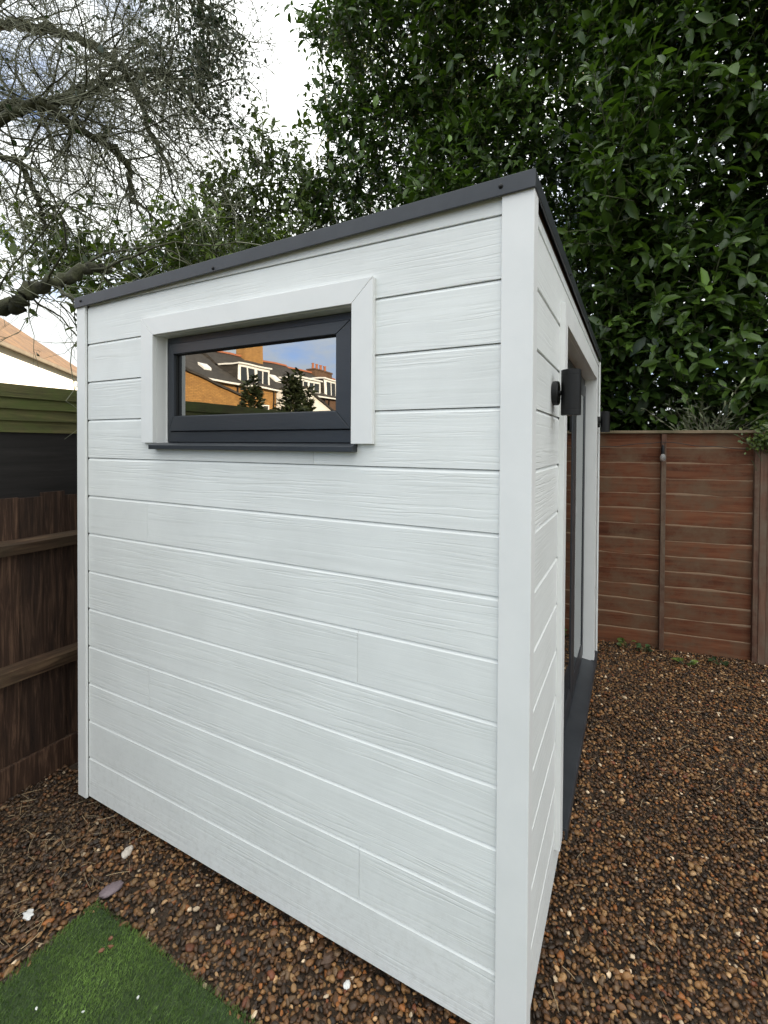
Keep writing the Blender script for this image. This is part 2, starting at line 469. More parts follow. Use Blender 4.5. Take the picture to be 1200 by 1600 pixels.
def fast_mesh(name, verts, tris, quads, mat, parent=None, smooth=True, attrs=None):
    """numpy arrays -> mesh; attrs: {name: (N,) or (N,4)} on points"""
    me = bpy.data.meshes.new(name)
    nt, nq = (0 if tris is None else len(tris)), (0 if quads is None else len(quads))
    me.vertices.add(len(verts))
    me.vertices.foreach_set('co', np.asarray(verts, dtype=np.float32).ravel())
    loops = []
    if nt: loops.append(np.asarray(tris, dtype=np.int32).ravel())
    if nq: loops.append(np.asarray(quads, dtype=np.int32).ravel())
    loops = np.concatenate(loops)
    me.loops.add(len(loops))
    me.loops.foreach_set('vertex_index', loops)
    starts = np.concatenate([np.arange(nt) * 3, nt * 3 + np.arange(nq) * 4]).astype(np.int32)
    me.polygons.add(nt + nq)
    me.polygons.foreach_set('loop_start', starts)
    if smooth:
        me.polygons.foreach_set('use_smooth', np.ones(nt + nq, dtype=bool))
    me.update(calc_edges=True)
    for k, a in (attrs or {}).items():
        a = np.asarray(a, dtype=np.float32)
        if a.ndim == 1:
            me.attributes.new(k, 'FLOAT', 'POINT').data.foreach_set('value', a)
        else:
            me.attributes.new(k, 'FLOAT_COLOR', 'POINT').data.foreach_set('color', a.ravel())
    me.materials.append(mat)
    o = bpy.data.objects.new(name, me)
    return link(o, parent)

BOXF = [(0, 3, 2, 1), (4, 5, 6, 7), (0, 1, 5, 4), (1, 2, 6, 5), (2, 3, 7, 6), (3, 0, 4, 7)]
def box_v(x0, x1, y0, y1, z0, z1):
    return [(x0, y0, z0), (x1, y0, z0), (x1, y1, z0), (x0, y1, z0), (x0, y0, z1), (x1, y0, z1), (x1, y1, z1), (x0, y1, z1)]

def boxes(name, bl, mat, parent=None, bevel=0.0, loc=(0, 0, 0), rz=0.0, segs=2):
    """one mesh from one or more boxes (x0,x1,y0,y1,z0,z1)"""
    v, f = [], []
    for b in bl:
        k = len(v)
        v += box_v(*b)
        f += [tuple(k + i for i in q) for q in BOXF]
    return solid(name, v, f, mat, parent, bevel, loc, rz, segs)

def solid(name, v, f, mat, parent=None, bevel=0.0, loc=(0, 0, 0), rz=0.0, segs=2):
    if bevel <= 0:
        return mesh_from(name, v, f, mat, parent, False, loc, rz)
    bm = bmesh.new()
    vs_ = [bm.verts.new(p) for p in v]
    for q in f:
        try: bm.faces.new([vs_[i] for i in q])
        except ValueError: pass
    bmesh.ops.recalc_face_normals(bm, faces=bm.faces)
    bmesh.ops.bevel(bm, geom=bm.edges[:], offset=bevel, segments=segs, affect='EDGES', profile=0.5, clamp_overlap=True)
    me = bpy.data.meshes.new(name)
    bm.to_mesh(me); bm.free()
    me.materials.append(mat)
    o = bpy.data.objects.new(name, me)
    o.location = loc
    o.rotation_euler = (0, 0, rz)
    return link(o, parent)

def prism(poly, a0, a1, axis):
    """extrude a 2D polygon along an axis: returns verts, faces. poly coords are the two other axes in order"""
    n = len(poly)
    v = []
    for a in (a0, a1):
        for p, q in poly:
            v.append({'x': (a, p, q), 'y': (p, a, q), 'z': (p, q, a)}[axis])
    f = [tuple(range(n))[::-1], tuple(range(n, 2 * n))]
    for i in range(n):
        j = (i + 1) % n
        f.append((i, j, n + j, n + i))
    return v, f

def lathe(name, prof, mat, parent=None, segs=24, loc=(0, 0, 0), axis='z', smooth=True):
    v, f = [], []
    for r, z in prof:
        for k in range(segs):
            a = 2 * math.pi * k / segs
            c, s = r * math.cos(a), r * math.sin(a)
            v.append({'z': (c, s, z), 'x': (z, c, s), 'y': (c, z, s)}[axis])
    for i in range(len(prof) - 1):
        for k in range(segs):
            k2 = (k + 1) % segs
            f.append((i * segs + k, i * segs + k2, (i + 1) * segs + k2, (i + 1) * segs + k))
    f.append(tuple(range(segs))[::-1])
    f.append(tuple((len(prof) - 1) * segs + k for k in range(segs)))
    o = mesh_from(name, v, f, mat, parent, False, loc)
    bm = bmesh.new(); bm.from_mesh(o.data)
    bmesh.ops.recalc_face_normals(bm, faces=bm.faces)
    if smooth:
        for fc in bm.faces: fc.smooth = len(fc.verts) == 4
        for e in bm.edges:
            if len(e.link_faces) == 2 and e.calc_face_angle(0) > 0.6: e.smooth = False
    bm.to_mesh(o.data); bm.free()
    return o

def tubes(P, R, sides=4):
    """P (N,K,3), R (N,K) -> verts, quads"""
    P = np.asarray(P, float); R = np.asarray(R, float)
    N, K, _ = P.shape
    T = np.gradient(P, axis=1)
    T /= np.linalg.norm(T, axis=2, keepdims=True) + 1e-9
    ref = np.where(np.abs(T[..., 2:3]) > 0.9, np.array([1.0, 0, 0]), np.array([0, 0, 1.0]))
    U = np.cross(T, ref); U /= np.linalg.norm(U, axis=2, keepdims=True) + 1e-9
    V = np.cross(T, U)
    a = np.arange(sides) * 2 * np.pi / sides
    ring = (U[:, :, None, :] * np.cos(a)[None, None, :, None] + V[:, :, None, :] * np.sin(a)[None, None, :, None]) * R[:, :, None, None]
    verts = (P[:, :, None, :] + ring).reshape(-1, 3)
    base = (np.arange(N) * K * sides)[:, None, None]
    i = np.arange(K - 1)[None, :, None] * sides
    k = np.arange(sides)[None, None, :]
    k2 = (k + 1) % sides
    q = np.stack([base + i + k, base + i + k2, base + i + sides + k2, base + i + sides + k], -1).reshape(-1, 4)
    return verts, q

def norm(a):
    return a / (np.linalg.norm(a, axis=-1, keepdims=True) + 1e-9)

def leaves_mesh(name, pos, direc, nrm, length, width, rnd, mat, parent=None, fold=0.18, droop=0.22):
    """eight-vertex folded leaf blades"""
    n = len(pos)
    d = norm(direc)
    s = norm(np.cross(d, nrm))
    u = norm(np.cross(s, d))
    L, Wd = length[:, None], width[:, None]
    def pt(t, side, lift):
        return pos + d * L * t + s * Wd * side + u * (Wd * lift - L * droop * t * t)
    V = np.stack([pt(0, 0, 0), pt(.32, .46, fold), pt(.32, 0, 0), pt(.32, -.46, fold), pt(.70, .40, fold), pt(.70, 0, 0), pt(.70, -.40, fold), pt(1, 0, 0.0)], 1)
    b = (np.arange(n) * 8)[:, None]
    tr = np.concatenate([b + np.array([0, 2, 1]), b + np.array([0, 3, 2]), b + np.array([4, 5, 7]), b + np.array([5, 6, 7])])
    qd = np.concatenate([b + np.array([1, 2, 5, 4]), b + np.array([2, 3, 6, 5])])
    return fast_mesh(name, V.reshape(-1, 3), tr, qd, mat, parent, True, {'rnd': np.repeat(rnd, 8)})

# smooth pseudo noise for numpy layouts
class SNoise:
    def __init__(self, seed, n=10, f=(0.5, 3.0)):
        r = np.random.default_rng(seed)
        self.k = norm(r.normal(size=(n, 3))) * r.uniform(f[0], f[1], size=(n, 1))
        self.p = r.uniform(0, 6.28, n)
        self.a = 1.0 / np.sqrt(n)
    def __call__(self, P):
        return (np.sin(np.asarray(P) @ self.k.T + self.p)).sum(-1) * self.a

# ================================================================== THE SETTING
gm = mesh_from('ground', [(-150, -150, -0.012), (150, -150, -0.012), (150, 150, -0.012), (-150, 150, -0.012)], [(0, 1, 2, 3)],
               mat_noise('garden_ground', (0.03, 0.035, 0.015), (0.07, 0.065, 0.035), scale=1.5, rough=0.95, bump=0.3))
tag(gm, kind='structure')
bed = boxes('gravel_bed', [(-2.46, 6.0, -4.5, 3.6, -0.008, -0.002)], MT['soil'])
tag(bed, kind='structure')

# ------------------------------------------------------------------ gravel (uncountable stones, one object)
def ico(sub):
    bm = bmesh.new()
    bmesh.ops.create_icosphere(bm, subdivisions=sub, radius=1.0)
    v = np.array([x.co[:] for x in bm.verts]); f = np.array([[q.index for q in p.verts] for p in bm.faces])
    bm.free()
    return v, f

def stone_pts(x0, x1, y0, y1, sp):
    gx, gy = np.meshgrid(np.arange(x0, x1, sp), np.arange(y0, y1, sp))
    p = np.stack([gx.ravel(), gy.ravel()], 1)
    return p + rng.uniform(-0.5, 0.5, p.shape) * sp * 1.1

TURF = (-1.485, 1.6, -3.4, -0.275)      # x0,x1,y0,y1
def keep_gravel(p):
    inshed = (p[:, 0] > -2.04) & (p[:, 0] < -0.03) & (p[:, 1] > 0.04) & (p[:, 1] < 2.82)
    nj = .016 * SNoise(31, 8, (8, 40))(np.concatenate([p, np.zeros((len(p), 1))], 1)) + rng.normal(0, .006, len(p))
    inturf = (p[:, 0] > TURF[0] + 0.012 + nj) & (p[:, 0] < TURF[1]) & (p[:, 1] < TURF[3] - 0.012 + nj) & (p[:, 1] > TURF[2])
    return p[~inshed & ~inturf]

PAL = np.array([[0.150, 0.082, 0.035], [0.078, 0.044, 0.022], [0.200, 0.118, 0.050], [0.046, 0.029, 0.017], [0.25, 0.165, 0.080],
                [0.120, 0.086, 0.054], [0.23, 0.098, 0.030], [0.026, 0.019, 0.014], [0.38, 0.27, 0.155], [0.60, 0.54, 0.43], [0.15, 0.056, 0.028]])
PPROB = np.array([.18, .20, .11, .17, .07, .08, .035, .12, .03, .014, .018]); PPROB /= PPROB.sum()
def build_stones(pts, sub, size):
    iv, itf = ico(sub)
    n, k = len(pts), len(iv)
    r = np.clip(rng.lognormal(-.05, .26, (n, 1)), .45, 1.8) * size
    sc = np.concatenate([r * rng.uniform(0.8, 1.35, (n, 1)), r * rng.uniform(0.65, 1.0, (n, 1)), r * rng.uniform(0.42, 0.75, (n, 1))], 1)
    # lumpy shape per stone
    dv = 1 + 0.30 * np.sin(iv[None] @ rng.normal(size=(n, 3, 1)) * 1.7 + rng.uniform(0, 6, (n, 1, 1))) * rng.uniform(0.3, 1, (n, 1, 1))
    # broken flint: cut flat facets off the lump
    for _ in range(5):
        cn = norm(rng.normal(size=(n, 3, 1)).transpose(0, 2, 1)).transpose(0, 2, 1)
        hh = (iv[None] * dv) @ cn
        lim_ = rng.uniform(0.45, 0.9, (n, 1, 1))
        dv = np.where(hh > lim_, dv * lim_ / np.maximum(hh, 1e-6), dv)
    V = iv[None] * dv * sc[:, None, :]
    th = rng.uniform(0, 2 * np.pi, n); tx = rng.normal(0, 0.45, n)
    c, s = np.cos(tx)[:, None], np.sin(tx)[:, None]
    Y = V[..., 1] * c - V[..., 2] * s; Z = V[..., 1] * s + V[..., 2] * c
    c, s = np.cos(th)[:, None], np.sin(th)[:, None]
    X2 = V[..., 0] * c - Y * s; Y2 = V[..., 0] * s + Y * c
    zc = rng.uniform(-0.004, 0.015, n)[:, None] + 0.004 * np.sin(pts[:, :1] * 5 + 1) * np.sin(pts[:, 1:] * 4)
    V = np.stack([X2 + pts[:, :1], Y2 + pts[:, 1:], Z + zc], -1)
    ci = rng.choice(len(PAL), n, p=PPROB)
    col = PAL[ci] * np.array([1.10, .92, .76]) * rng.uniform(0.70, 1.40, (n, 1))
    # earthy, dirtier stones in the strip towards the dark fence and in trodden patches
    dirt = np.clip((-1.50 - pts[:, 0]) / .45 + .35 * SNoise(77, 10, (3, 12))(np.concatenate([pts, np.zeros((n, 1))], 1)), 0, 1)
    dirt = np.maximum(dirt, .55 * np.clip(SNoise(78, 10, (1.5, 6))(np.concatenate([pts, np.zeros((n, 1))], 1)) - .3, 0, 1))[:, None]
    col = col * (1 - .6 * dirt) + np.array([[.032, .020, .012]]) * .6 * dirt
    col = np.concatenate([col, np.ones((n, 1))], 1)
    F = (itf[None] + (np.arange(n) * k)[:, None, None]).reshape(-1, 3)
    return V.reshape(-1, 3), F, np.repeat(col, k, 0)

near = keep_gravel(np.concatenate([stone_pts(-1.9, 0.0, -0.62, 0.10, .0136), stone_pts(-0.06, 0.85, -0.10, 0.40, .0136)]))
far = keep_gravel(np.concatenate([stone_pts(-2.44, -1.9, -0.80, 0.10, .0136), stone_pts(-1.9, -1.4, -0.80, -.62, .0136), stone_pts(.85, 1.3, -0.10, .40, .0136), stone_pts(-.06, 1.3, .40, .95, .0136), stone_pts(-0.06, 1.62, 0.95, 3.42, .0136), stone_pts(1.3, 2.3, -0.4, 0.95, .03), stone_pts(1.62, 2.9, 0.95, 3.5, .042),
                                  stone_pts(-2.44, -2.06, 0.1, 3.2, .030), stone_pts(-2.1, -0.02, 2.82, 3.2, .024), stone_pts(-2.4, 2.6, -2.6, -0.8, .045)]))
v1, f1, c1 = build_stones(near, 2, 0.0099)
v2, f2, c2 = build_stones(far, 1, 0.0104)
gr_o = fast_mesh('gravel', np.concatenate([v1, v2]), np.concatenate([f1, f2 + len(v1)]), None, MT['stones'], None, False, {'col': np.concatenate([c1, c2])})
tag(gr_o, 'loose brown and tan flint gravel covering the garden floor', 'gravel', kind='stuff')

# ------------------------------------------------------------------ artificial lawn
def build_turf():
    x0, x1, y0, y1 = TURF
    root = empty('artificial_lawn', ((x0 + x1) / 2, y1, 0))
    tag(root, 'green artificial grass mat with its corner lying on the gravel', 'lawn', kind='stuff')
    bx = boxes('backing', [(x0 - root.location.x, x1 - root.location.x, y0 - y1, 0, -0.001, 0.016)], MT['turf_base'], root, bevel=0.006)
    def blades(n, X0, X1, Y0, Y1, h, w):
        p = np.stack([rng.uniform(X0, X1, n), rng.uniform(Y0, Y1, n), np.full(n, 0.012)], 1)
        # a little thinning makes the worn dull patches
        nn = SNoise(5, 12, (6, 30))(p)
        keep = rng.random(n) < np.clip(0.85 + 0.3 * nn, 0.3, 1)
        p = p[keep]; nn = nn[keep]; n = len(p)
        az = rng.uniform(0, 6.28, n); lean = rng.normal(0.35, 0.25, n)
        lay = np.array([0.35, 0.45])
        hx = np.cos(az) * lean + lay[0] * 0.35; hy = np.sin(az) * lean + lay[1] * 0.35
        H = h * rng.uniform(0.6, 1.2, n)
        side = np.stack([-np.sin(az + 1.1), np.cos(az + 1.1), np.zeros(n)], 1) * (w * rng.uniform(.7, 1.3, n))[:, None]
        mid = p + np.stack([hx * H * .4, hy * H * .4, H * .6], 1)
        tip = p + np.stack([hx * H * 1.1, hy * H * 1.1, H], 1)
        V = np.stack([p - side, p + side, mid - side * .8, mid + side * .8, tip], 1)
        b = (np.arange(n) * 5)[:, None]
        rnd = np.clip(0.42 + 0.20 * nn + rng.normal(0, 0.18, n), 0, 0.95)
        return V.reshape(-1, 3), b + np.array([2, 3, 4]), b + np.array([0, 1, 3, 2]), np.repeat(rnd, 5)
    A = blades(56000, x0 - .007, -0.35, -0.95, y1 + .007, 0.017, 0.0011)
    B = blades(9000, x0 - .004, x1, y0, -0.95, 0.024, 0.003)
    Cc = blades(6000, -0.35, x1, -0.95, y1 + .004, 0.024, 0.003)
    vs_, ts, qs, rs, off = [], [], [], [], 0
    for (v, t, q, r) in (A, B, Cc):
        vs_.append(v); ts.append(t + off); qs.append(q + off); rs.append(r); off += len(v)
    o = fast_mesh('grass_blades', np.concatenate(vs_) - np.array(root.location), np.concatenate(ts), np.concatenate(qs), MT['turf'], root, False, {'rnd': np.concatenate(rs)})
    o['kind'] = 'stuff'
build_turf()

# ================================================================== GARDEN ROOM
ZG0 = 2.35          # height of the uppermost board groove
PITCH = 0.176
XL, LEN = -2.064, 2.86
room = empty('garden_room', (0, 0, 0))
tag(room, 'white weatherboarded garden room with dark grey roof trim on gravel', 'garden room')
WX0, WX1 = -1.515, -0.548           # window opening
WZ0, WZ1 = ZG0 - 0.632, ZG0 - 0.186
DY0, DY1 = 0.665, 2.35              # door opening
DZ1 = ZG0 - 0.165
# wall core (dark membrane), front, side, back, left
CT = 0.020
boxes('wall_core', [(XL + .01, WX0 - .004, CT, .115, .06, ZG0 - .02), (WX1 + .004, -CT - .004, CT, .115, .06, ZG0 - .02),
                    (WX0 - .004, WX1 + .004, CT, .115, .06, WZ0 - .03), (WX0 - .004, WX1 + .004, CT, .115, WZ1 + .004, ZG0 - .02)], MT['core'], room)
boxes('wall_core', [(-.118, -CT, .116, DY0 - .004, .06, ZG0 - .02), (-.118, -CT, DY1 + .004, LEN - .02, .06, ZG0 - .02),
                    (-.118, -CT, DY0 - .004, DY1 + .004, DZ1 + .004, ZG0 - .02)], MT['core'], room)
boxes('rear_wall', [(XL + .004, -.02, LEN - .10, LEN - .018, .06, ZG0 - .02)], MT['trim'], room)
boxes('rear_wall', [(XL + .002, XL + .08, .12, LEN - .105, .06, ZG0 - .03)], MT['trim'], room)
boxes('floor_slab', [(XL + .09, -.125, .12, LEN - .11, .05, .10)], MT['room'], room)
boxes('ceiling_lining', [(XL + .09, -.125, .12, LEN - .11, ZG0 - .10, ZG0 - .05)], MT['room'], room)
boxes('plinth', [(XL + .05, -.06, .05, LEN - .06, -.01, .058)], MT['core'], room)

CH, GAP, CD = 0.0105, 0.0023, 0.0075     # chamfer height, shadow gap, chamfer depth
def plank(segs, rz=0.0, origin=(0, 0, 0)):
    """segs: list of (u0,u1,z0,z1,cham_top); local x along the wall, y into the wall. z0 is the open lower edge."""
    v, f = [], []
    u_ref, z_ref = segs[0][0], segs[0][2]
    for (u0, u1, z0, z1, ch) in segs:
        if ch:
            pr = [(0, z0), (0, z1 - CH), (CD, z1), (.016, z1), (.016, z0)]
        else:
            pr = [(0, z0), (0, z1), (.016, z1), (.016, z0)]
        pv, pf = prism([(a, b - z_ref) for a, b in pr], u0 - u_ref, u1 - u_ref, 'x')
        k = len(v)
        v += pv
        f += [tuple(k + i for i in q) for q in pf]
    c, s = math.cos(rz), math.sin(rz)
    loc = (origin[0] + c * u_ref, origin[1] + s * u_ref, z_ref)
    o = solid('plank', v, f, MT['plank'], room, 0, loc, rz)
    bm = bmesh.new(); bm.from_mesh(o.data); bmesh.ops.recalc_face_normals(bm, faces=bm.faces); bm.to_mesh(o.data); bm.free()
    return o

JG = 0.0006
def rowz(k):
    """row k lies under groove k-? : row 0 is the strip above the top groove"""
    z1 = ZG0 - (k - 1) * PITCH
    z0 = ZG0 - k * PITCH + GAP
    return z0, z1
UL, UR = XL + 0.064, -0.0745
def roofz(x):
    return ZG0 + 0.043 + (x / 2.07) * 0.042      # underside of the fascia on the front wall
# front wall
joints = {6: [-1.572], 8: [-0.529], 12: [-0.520], 10: [-1.565], 2: []}
for k in range(0, 14):
    z0, z1 = rowz(k)
    if k == 0:
        # tapered strip under the roof
        p = [(UL, z0), (UR, z0), (UR, roofz(UR) + .02), (UL, max(z0 + .006, roofz(UL) + .02))]
        v = [(x - UL, 0, z - z0) for x, z in p] + [(x - UL, .016, z - z0) for x, z in p]
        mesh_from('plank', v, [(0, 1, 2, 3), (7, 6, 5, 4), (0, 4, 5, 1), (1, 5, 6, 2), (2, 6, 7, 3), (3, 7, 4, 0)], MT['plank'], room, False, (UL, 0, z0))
        continue
    if k == 13:
        z0 = 0.052
    if k in (2, 3):
        plank([(UL, WX0, z0, z1, True)])
        plank([(WX1, UR, z0, z1, True)])
    elif k == 4:
        zc = WZ0 - 0.012
        plank([(UL, WX0, z0, z1, True), (WX0, -0.708 - JG, z0, zc, False)])
        plank([(-0.708 + JG, WX1, z0, zc, False), (WX1, UR, z0, z1, True)])
    else:
        e = [UL] + joints.get(k, []) + [UR]
        for i in range(len(e) - 1):
            plank([(e[i] + (JG if i else 0), e[i + 1] - (JG if i < len(e) - 2 else 0), z0, z1, True)])
# side wall with the door
SY0, SY1 = 0.046, LEN - 0.055
DT = 0.075            # door trim width
for k in range(0, 14):
    z0, z1 = rowz(k)
    if k == 13: z0 = 0.052
    if k == 0:
        plank([(SY0, SY1, z0, ZG0 + 0.034, False)], math.pi / 2)
    elif k == 1:
        zc = DZ1 + 0.005
        plank([(SY0, DY0, z0, z1, True), (DY0, DY1, zc, z1, True), (DY1, SY1, z0, z1, True)], math.pi / 2)
    elif k == 13:
        plank([(SY0, SY1, z0, z1 - .115, False), (SY0, DY0, z1 - .115, z1, True), (DY1, SY1, z1 - .115, z1, True)], math.pi / 2)
    else:
        plank([(SY0, DY0, z0, z1, True)], math.pi / 2)
        plank([(DY1, SY1, z0, z1, True)], math.pi / 2)

# corner trims
PR = 0.013
def corner(poly, zt):
    v, f = prism(poly, 0.045, zt, 'z')
    return solid('corner_trim', v, f, MT['trim'], room, 0.0016)
corner([(-0.073, -PR), (PR, -PR), (PR, 0.045), (PR - .010, 0.045), (PR - .010, -PR + .010), (-0.073, -PR + .010)], ZG0 + 0.048)
corner([(XL - .002, -PR), (XL + .062, -PR), (XL + .062, -PR + .012), (XL + .008, -PR + .012), (XL + .008, 0.06), (XL - .002, 0.06)], ZG0 + 0.012)
corner([(PR - .010, SY1 + .001), (PR, SY1 + .001), (PR, LEN), (-.06, LEN), (-.06, LEN - .010), (PR - .010, LEN - .010)], ZG0 + 0.030)

# roof: sheet, fascia trims, screws
def roof_top(x):
    return ZG0 + 0.0915 + ((x - 0.0155) / 2.08) * 0.049
xa, xb = XL - 0.004, 0.0165
ya, yb = -0.023, LEN + 0.012
v = []
for (x, y) in ((xa + .004, ya + .004), (xb - .004, ya + .004), (xb - .004, yb), (xa + .004, yb)):
    v += [(x, y, roof_top(x) - .010), (x, y, roof_top(x) - .002)]
rf = solid('roof', v, [(0, 2, 4, 6)[::-1], (1, 3, 5, 7), (0, 2, 3, 1), (2, 4, 5, 3), (4, 6, 7, 5), (6, 0, 1, 7)], MT['anthracite'], room)
def fascia(p0, p1, inw, h, name='fascia'):
    (x0, y0), (x1, y1) = p0, p1
    v = []
    for (x, y) in ((x0, y0), (x1, y1), (x1 + inw[0], y1 + inw[1]), (x0 + inw[0], y0 + inw[1])):
        v += [(x, y, roof_top(x) - h), (x, y, roof_top(x))]
    return solid(name, v, [(0, 6, 4, 2), (1, 3, 5, 7), (0, 2, 3, 1), (2, 4, 5, 3), (4, 6, 7, 5), (6, 0, 1, 7)], MT['anthracite'], rf, 0.0015)
fascia((xa, ya), (xb, ya), (0, .006), 0.048)
fascia((xb, ya + .006), (xb, yb), (-.006, 0), 0.047)
fascia((xa, yb), (xa, ya + .006), (.006, 0), 0.047)
boxes('roof_timber', [(-.045, -.004, .06, LEN - .05, ZG0 + .036, ZG0 + .070)], MT['raw_wood'], rf)
boxes('roof_timber', [(XL + .03, -.05, .02, .06, ZG0 - .018, ZG0 + .034)], MT['core'], rf)
def screw(x, y, z, nx, ny):
    o = lathe('screw', [(.0065, 0), (.0065, .002), (.0045, .0045), (.002, .0055)], MT['black'], rf, 10, (x, y, z), 'z')
    o.rotation_euler = Vector((nx, ny, 0)).to_track_quat('Z', 'Y').to_euler()
screw(-0.074, ya, roof_top(-.074) - .024, 0, -1)
screw(XL + 0.048, ya, roof_top(XL + .048) - .022, 0, -1)
screw(-1.16, ya, roof_top(-1.16) - .036, 0, -1)
for yy in (0.75, 1.6, 2.45): screw(xb, yy, roof_top(xb) - .03, 1, 0)

# ------------------------------------------------------------------ window
win = empty('window', (0, 0, 0)); win.parent = room
TP = -0.020
TWX0, TWX1, TWZ1, TWZ0 = -1.588, -0.470, ZG0 - 0.111, WZ0 - 0.000
def quadprism(name, pts, y0, y1, mat, parent, bevel=.0015):
    n = len(pts)
    v = [(x, y0, z) for x, z in pts] + [(x, y1, z) for x, z in pts]
    f = [tuple(range(n)), tuple(range(2 * n - 1, n - 1, -1))] + [(i, n + i, n + (i + 1) % n, (i + 1) % n) for i in range(n)]
    return solid(name, v, f, mat, parent, bevel)
mg = 0.0006
quadprism('surround_trim', [(TWX0, TWZ1), (WX0 + mg, WZ1 + mg), (WX1 - mg, WZ1 + mg), (TWX1, TWZ1)], TP, -.0005, MT['trim'], win)
quadprism('surround_trim', [(TWX0, TWZ1 - mg * 2), (TWX0, TWZ0), (WX0, TWZ0), (WX0, WZ1)], TP, -.0005, MT['trim'], win)
quadprism('surround_trim', [(TWX1, TWZ1 - mg * 2), (WX1, WZ1), (WX1, TWZ0), (TWX1, TWZ0)], TP, -.0005, MT['trim'], win)
FY = 0.050          # face of the outer frame
boxes('reveal', [(WX0 - .012, WX0 + .001, -.0003, FY + .05, WZ0 - .01, WZ1 + .012)], MT['trim'], win)
boxes('reveal', [(WX1 - .001, WX1 + .012, -.0003, FY + .05, WZ0 - .01, WZ1 + .012)], MT['trim'], win)
boxes('reveal', [(WX0 + .0012, WX1 - .0012, -.0003, FY + .05, WZ1 - .001, WZ1 + .011)], MT['trim'], win)
boxes('sealant_bead', [(WX0 + .0012, WX0 + .0045, FY - .004, FY + .002, WZ0, WZ1 - .002)], MT['silicone'], win)
def ring(name, x0, x1, z0, z1, wl_, wr_, wb_, wt_, y0, y1, mat, parent, bevel=.003):
    """four mitred bars"""
    o = (x0, x1, z0, z1); i = (x0 + wl_, x1 - wr_, z0 + wb_, z1 - wt_)
    P = lambda a, b: (a, b)
    quadprism(name, [P(o[0], o[3]), P(i[0], i[3]), P(i[1], i[3]), P(o[1], o[3])], y0, y1, mat, parent, bevel)
    quadprism(name, [P(o[0], o[2]), P(o[1], o[2]), P(i[1], i[2]), P(i[0], i[2])], y0, y1, mat, parent, bevel)
    quadprism(name, [P(o[0], o[2]), P(i[0], i[2]), P(i[0], i[3]), P(o[0], o[3])], y0, y1, mat, parent, bevel)
    quadprism(name, [P(o[1], o[2]), P(o[1], o[3]), P(i[1], i[3]), P(i[1], i[2])], y0, y1, mat, parent, bevel)
    return i
fx0, fx1, fz0, fz1 = WX0 + .003, WX1 - .003, WZ0 + .004, WZ1 - .002
i1 = ring('window_frame', fx0, fx1, fz0, fz1, .020, .034, .044, .026, FY, FY + .06, MT['upvc'], win, .0018)
i2 = ring('sash', i1[0] + .0015, i1[1] - .0015, i1[2] + .002, i1[3] - .0015, .028, .060, .062, .044, FY - .010, FY + .05, MT['upvc'], win, .0022)
i3 = ring('gasket', i2[0] - .002, i2[1] + .002, i2[2] - .002, i2[3] + .002, .005, .005, .005, .005, FY + .004, FY + .0115, MT['gasket'], win, .001)
ring('glazing_bead', i3[0] - .001, i3[1] + .001, i3[2] - .001, i3[3] + .001, .006, .006, .006, .006, FY + .018, FY + .032, MT['spacer'], win, 0.0005)
boxes('pane', [(i3[0] - .003, i3[1] + .003, FY + .012, FY + .016, i3[2] - .003, i3[3] + .003)], MT['glass'], win)
# sill with drip nose
v, f = prism([(-.034, WZ0 - .026), (-.034, WZ0 - .008), (-.022, WZ0 - .002), (FY + .02, WZ0 + .003), (FY + .02, WZ0 - .012), (-.0015, WZ0 - .012), (-.0015, WZ0 - .026)], -1.522, -0.534, 'x')
solid('window_sill', v, f, MT['upvc'], win, .0015)

# ------------------------------------------------------------------ door in the side wall
door = empty('door', (0, 0, 0)); door.parent = room
DX = -0.058           # face of the door frame
ttx0, ttx1 = -.0005, 0.020
dz0 = 0.185
def side_prism(name, pts, x0, x1, mat, parent, bevel=.0015):
    n = len(pts)
    v = [(x1, y, z) for y, z in pts] + [(x0, y, z) for y, z in pts]
    f = [tuple(range(n)), tuple(range(2 * n - 1, n - 1, -1))] + [(i, n + i, n + (i + 1) % n, (i + 1) % n) for i in range(n)]
    return solid(name, v, f, mat, parent, bevel)
side_prism('surround_trim', [(DY0 - DT, DZ1 + DT), (DY1 + DT, DZ1 + DT), (DY1, DZ1), (DY0, DZ1)], ttx0, ttx1, MT['trim'], door)
side_prism('surround_trim', [(DY0 - DT, dz0 - .02), (DY0 - DT, DZ1 + DT - .001), (DY0, DZ1 - .001), (DY0, dz0 - .02)], ttx0, ttx1, MT['trim'], door)
side_prism('surround_trim', [(DY1, dz0 + .003), (DY1, DZ1 - .001), (DY1 + DT, DZ1 + DT - .001), (DY1 + DT, dz0 + .003)], ttx0, ttx1, MT['trim'], door)
boxes('reveal', [(DX - .05, -.0003, DY0 - .012, DY0 + .001, dz0, DZ1 + .012)], MT['trim'], door)
boxes('reveal', [(DX - .05, -.0003, DY1 - .001, DY1 + .012, dz0, DZ1 + .012)], MT['trim'], door)
boxes('reveal', [(DX - .05, -.0003, DY0 + .0012, DY1 - .0012, DZ1 - .001, DZ1 + .011)], MT['trim'], door)
v, f = prism([(DX - .05, dz0 + .012), (.026, dz0 - .004), (.034, dz0 - .010), (.034, dz0 - .050), (.026, dz0 - .050), (.024, dz0 - .018), (DX - .05, dz0 - .010)], DY0 + .03, DY1 + .20, 'y')
solid('threshold', v, f, MT['anthracite'], door, .0015)
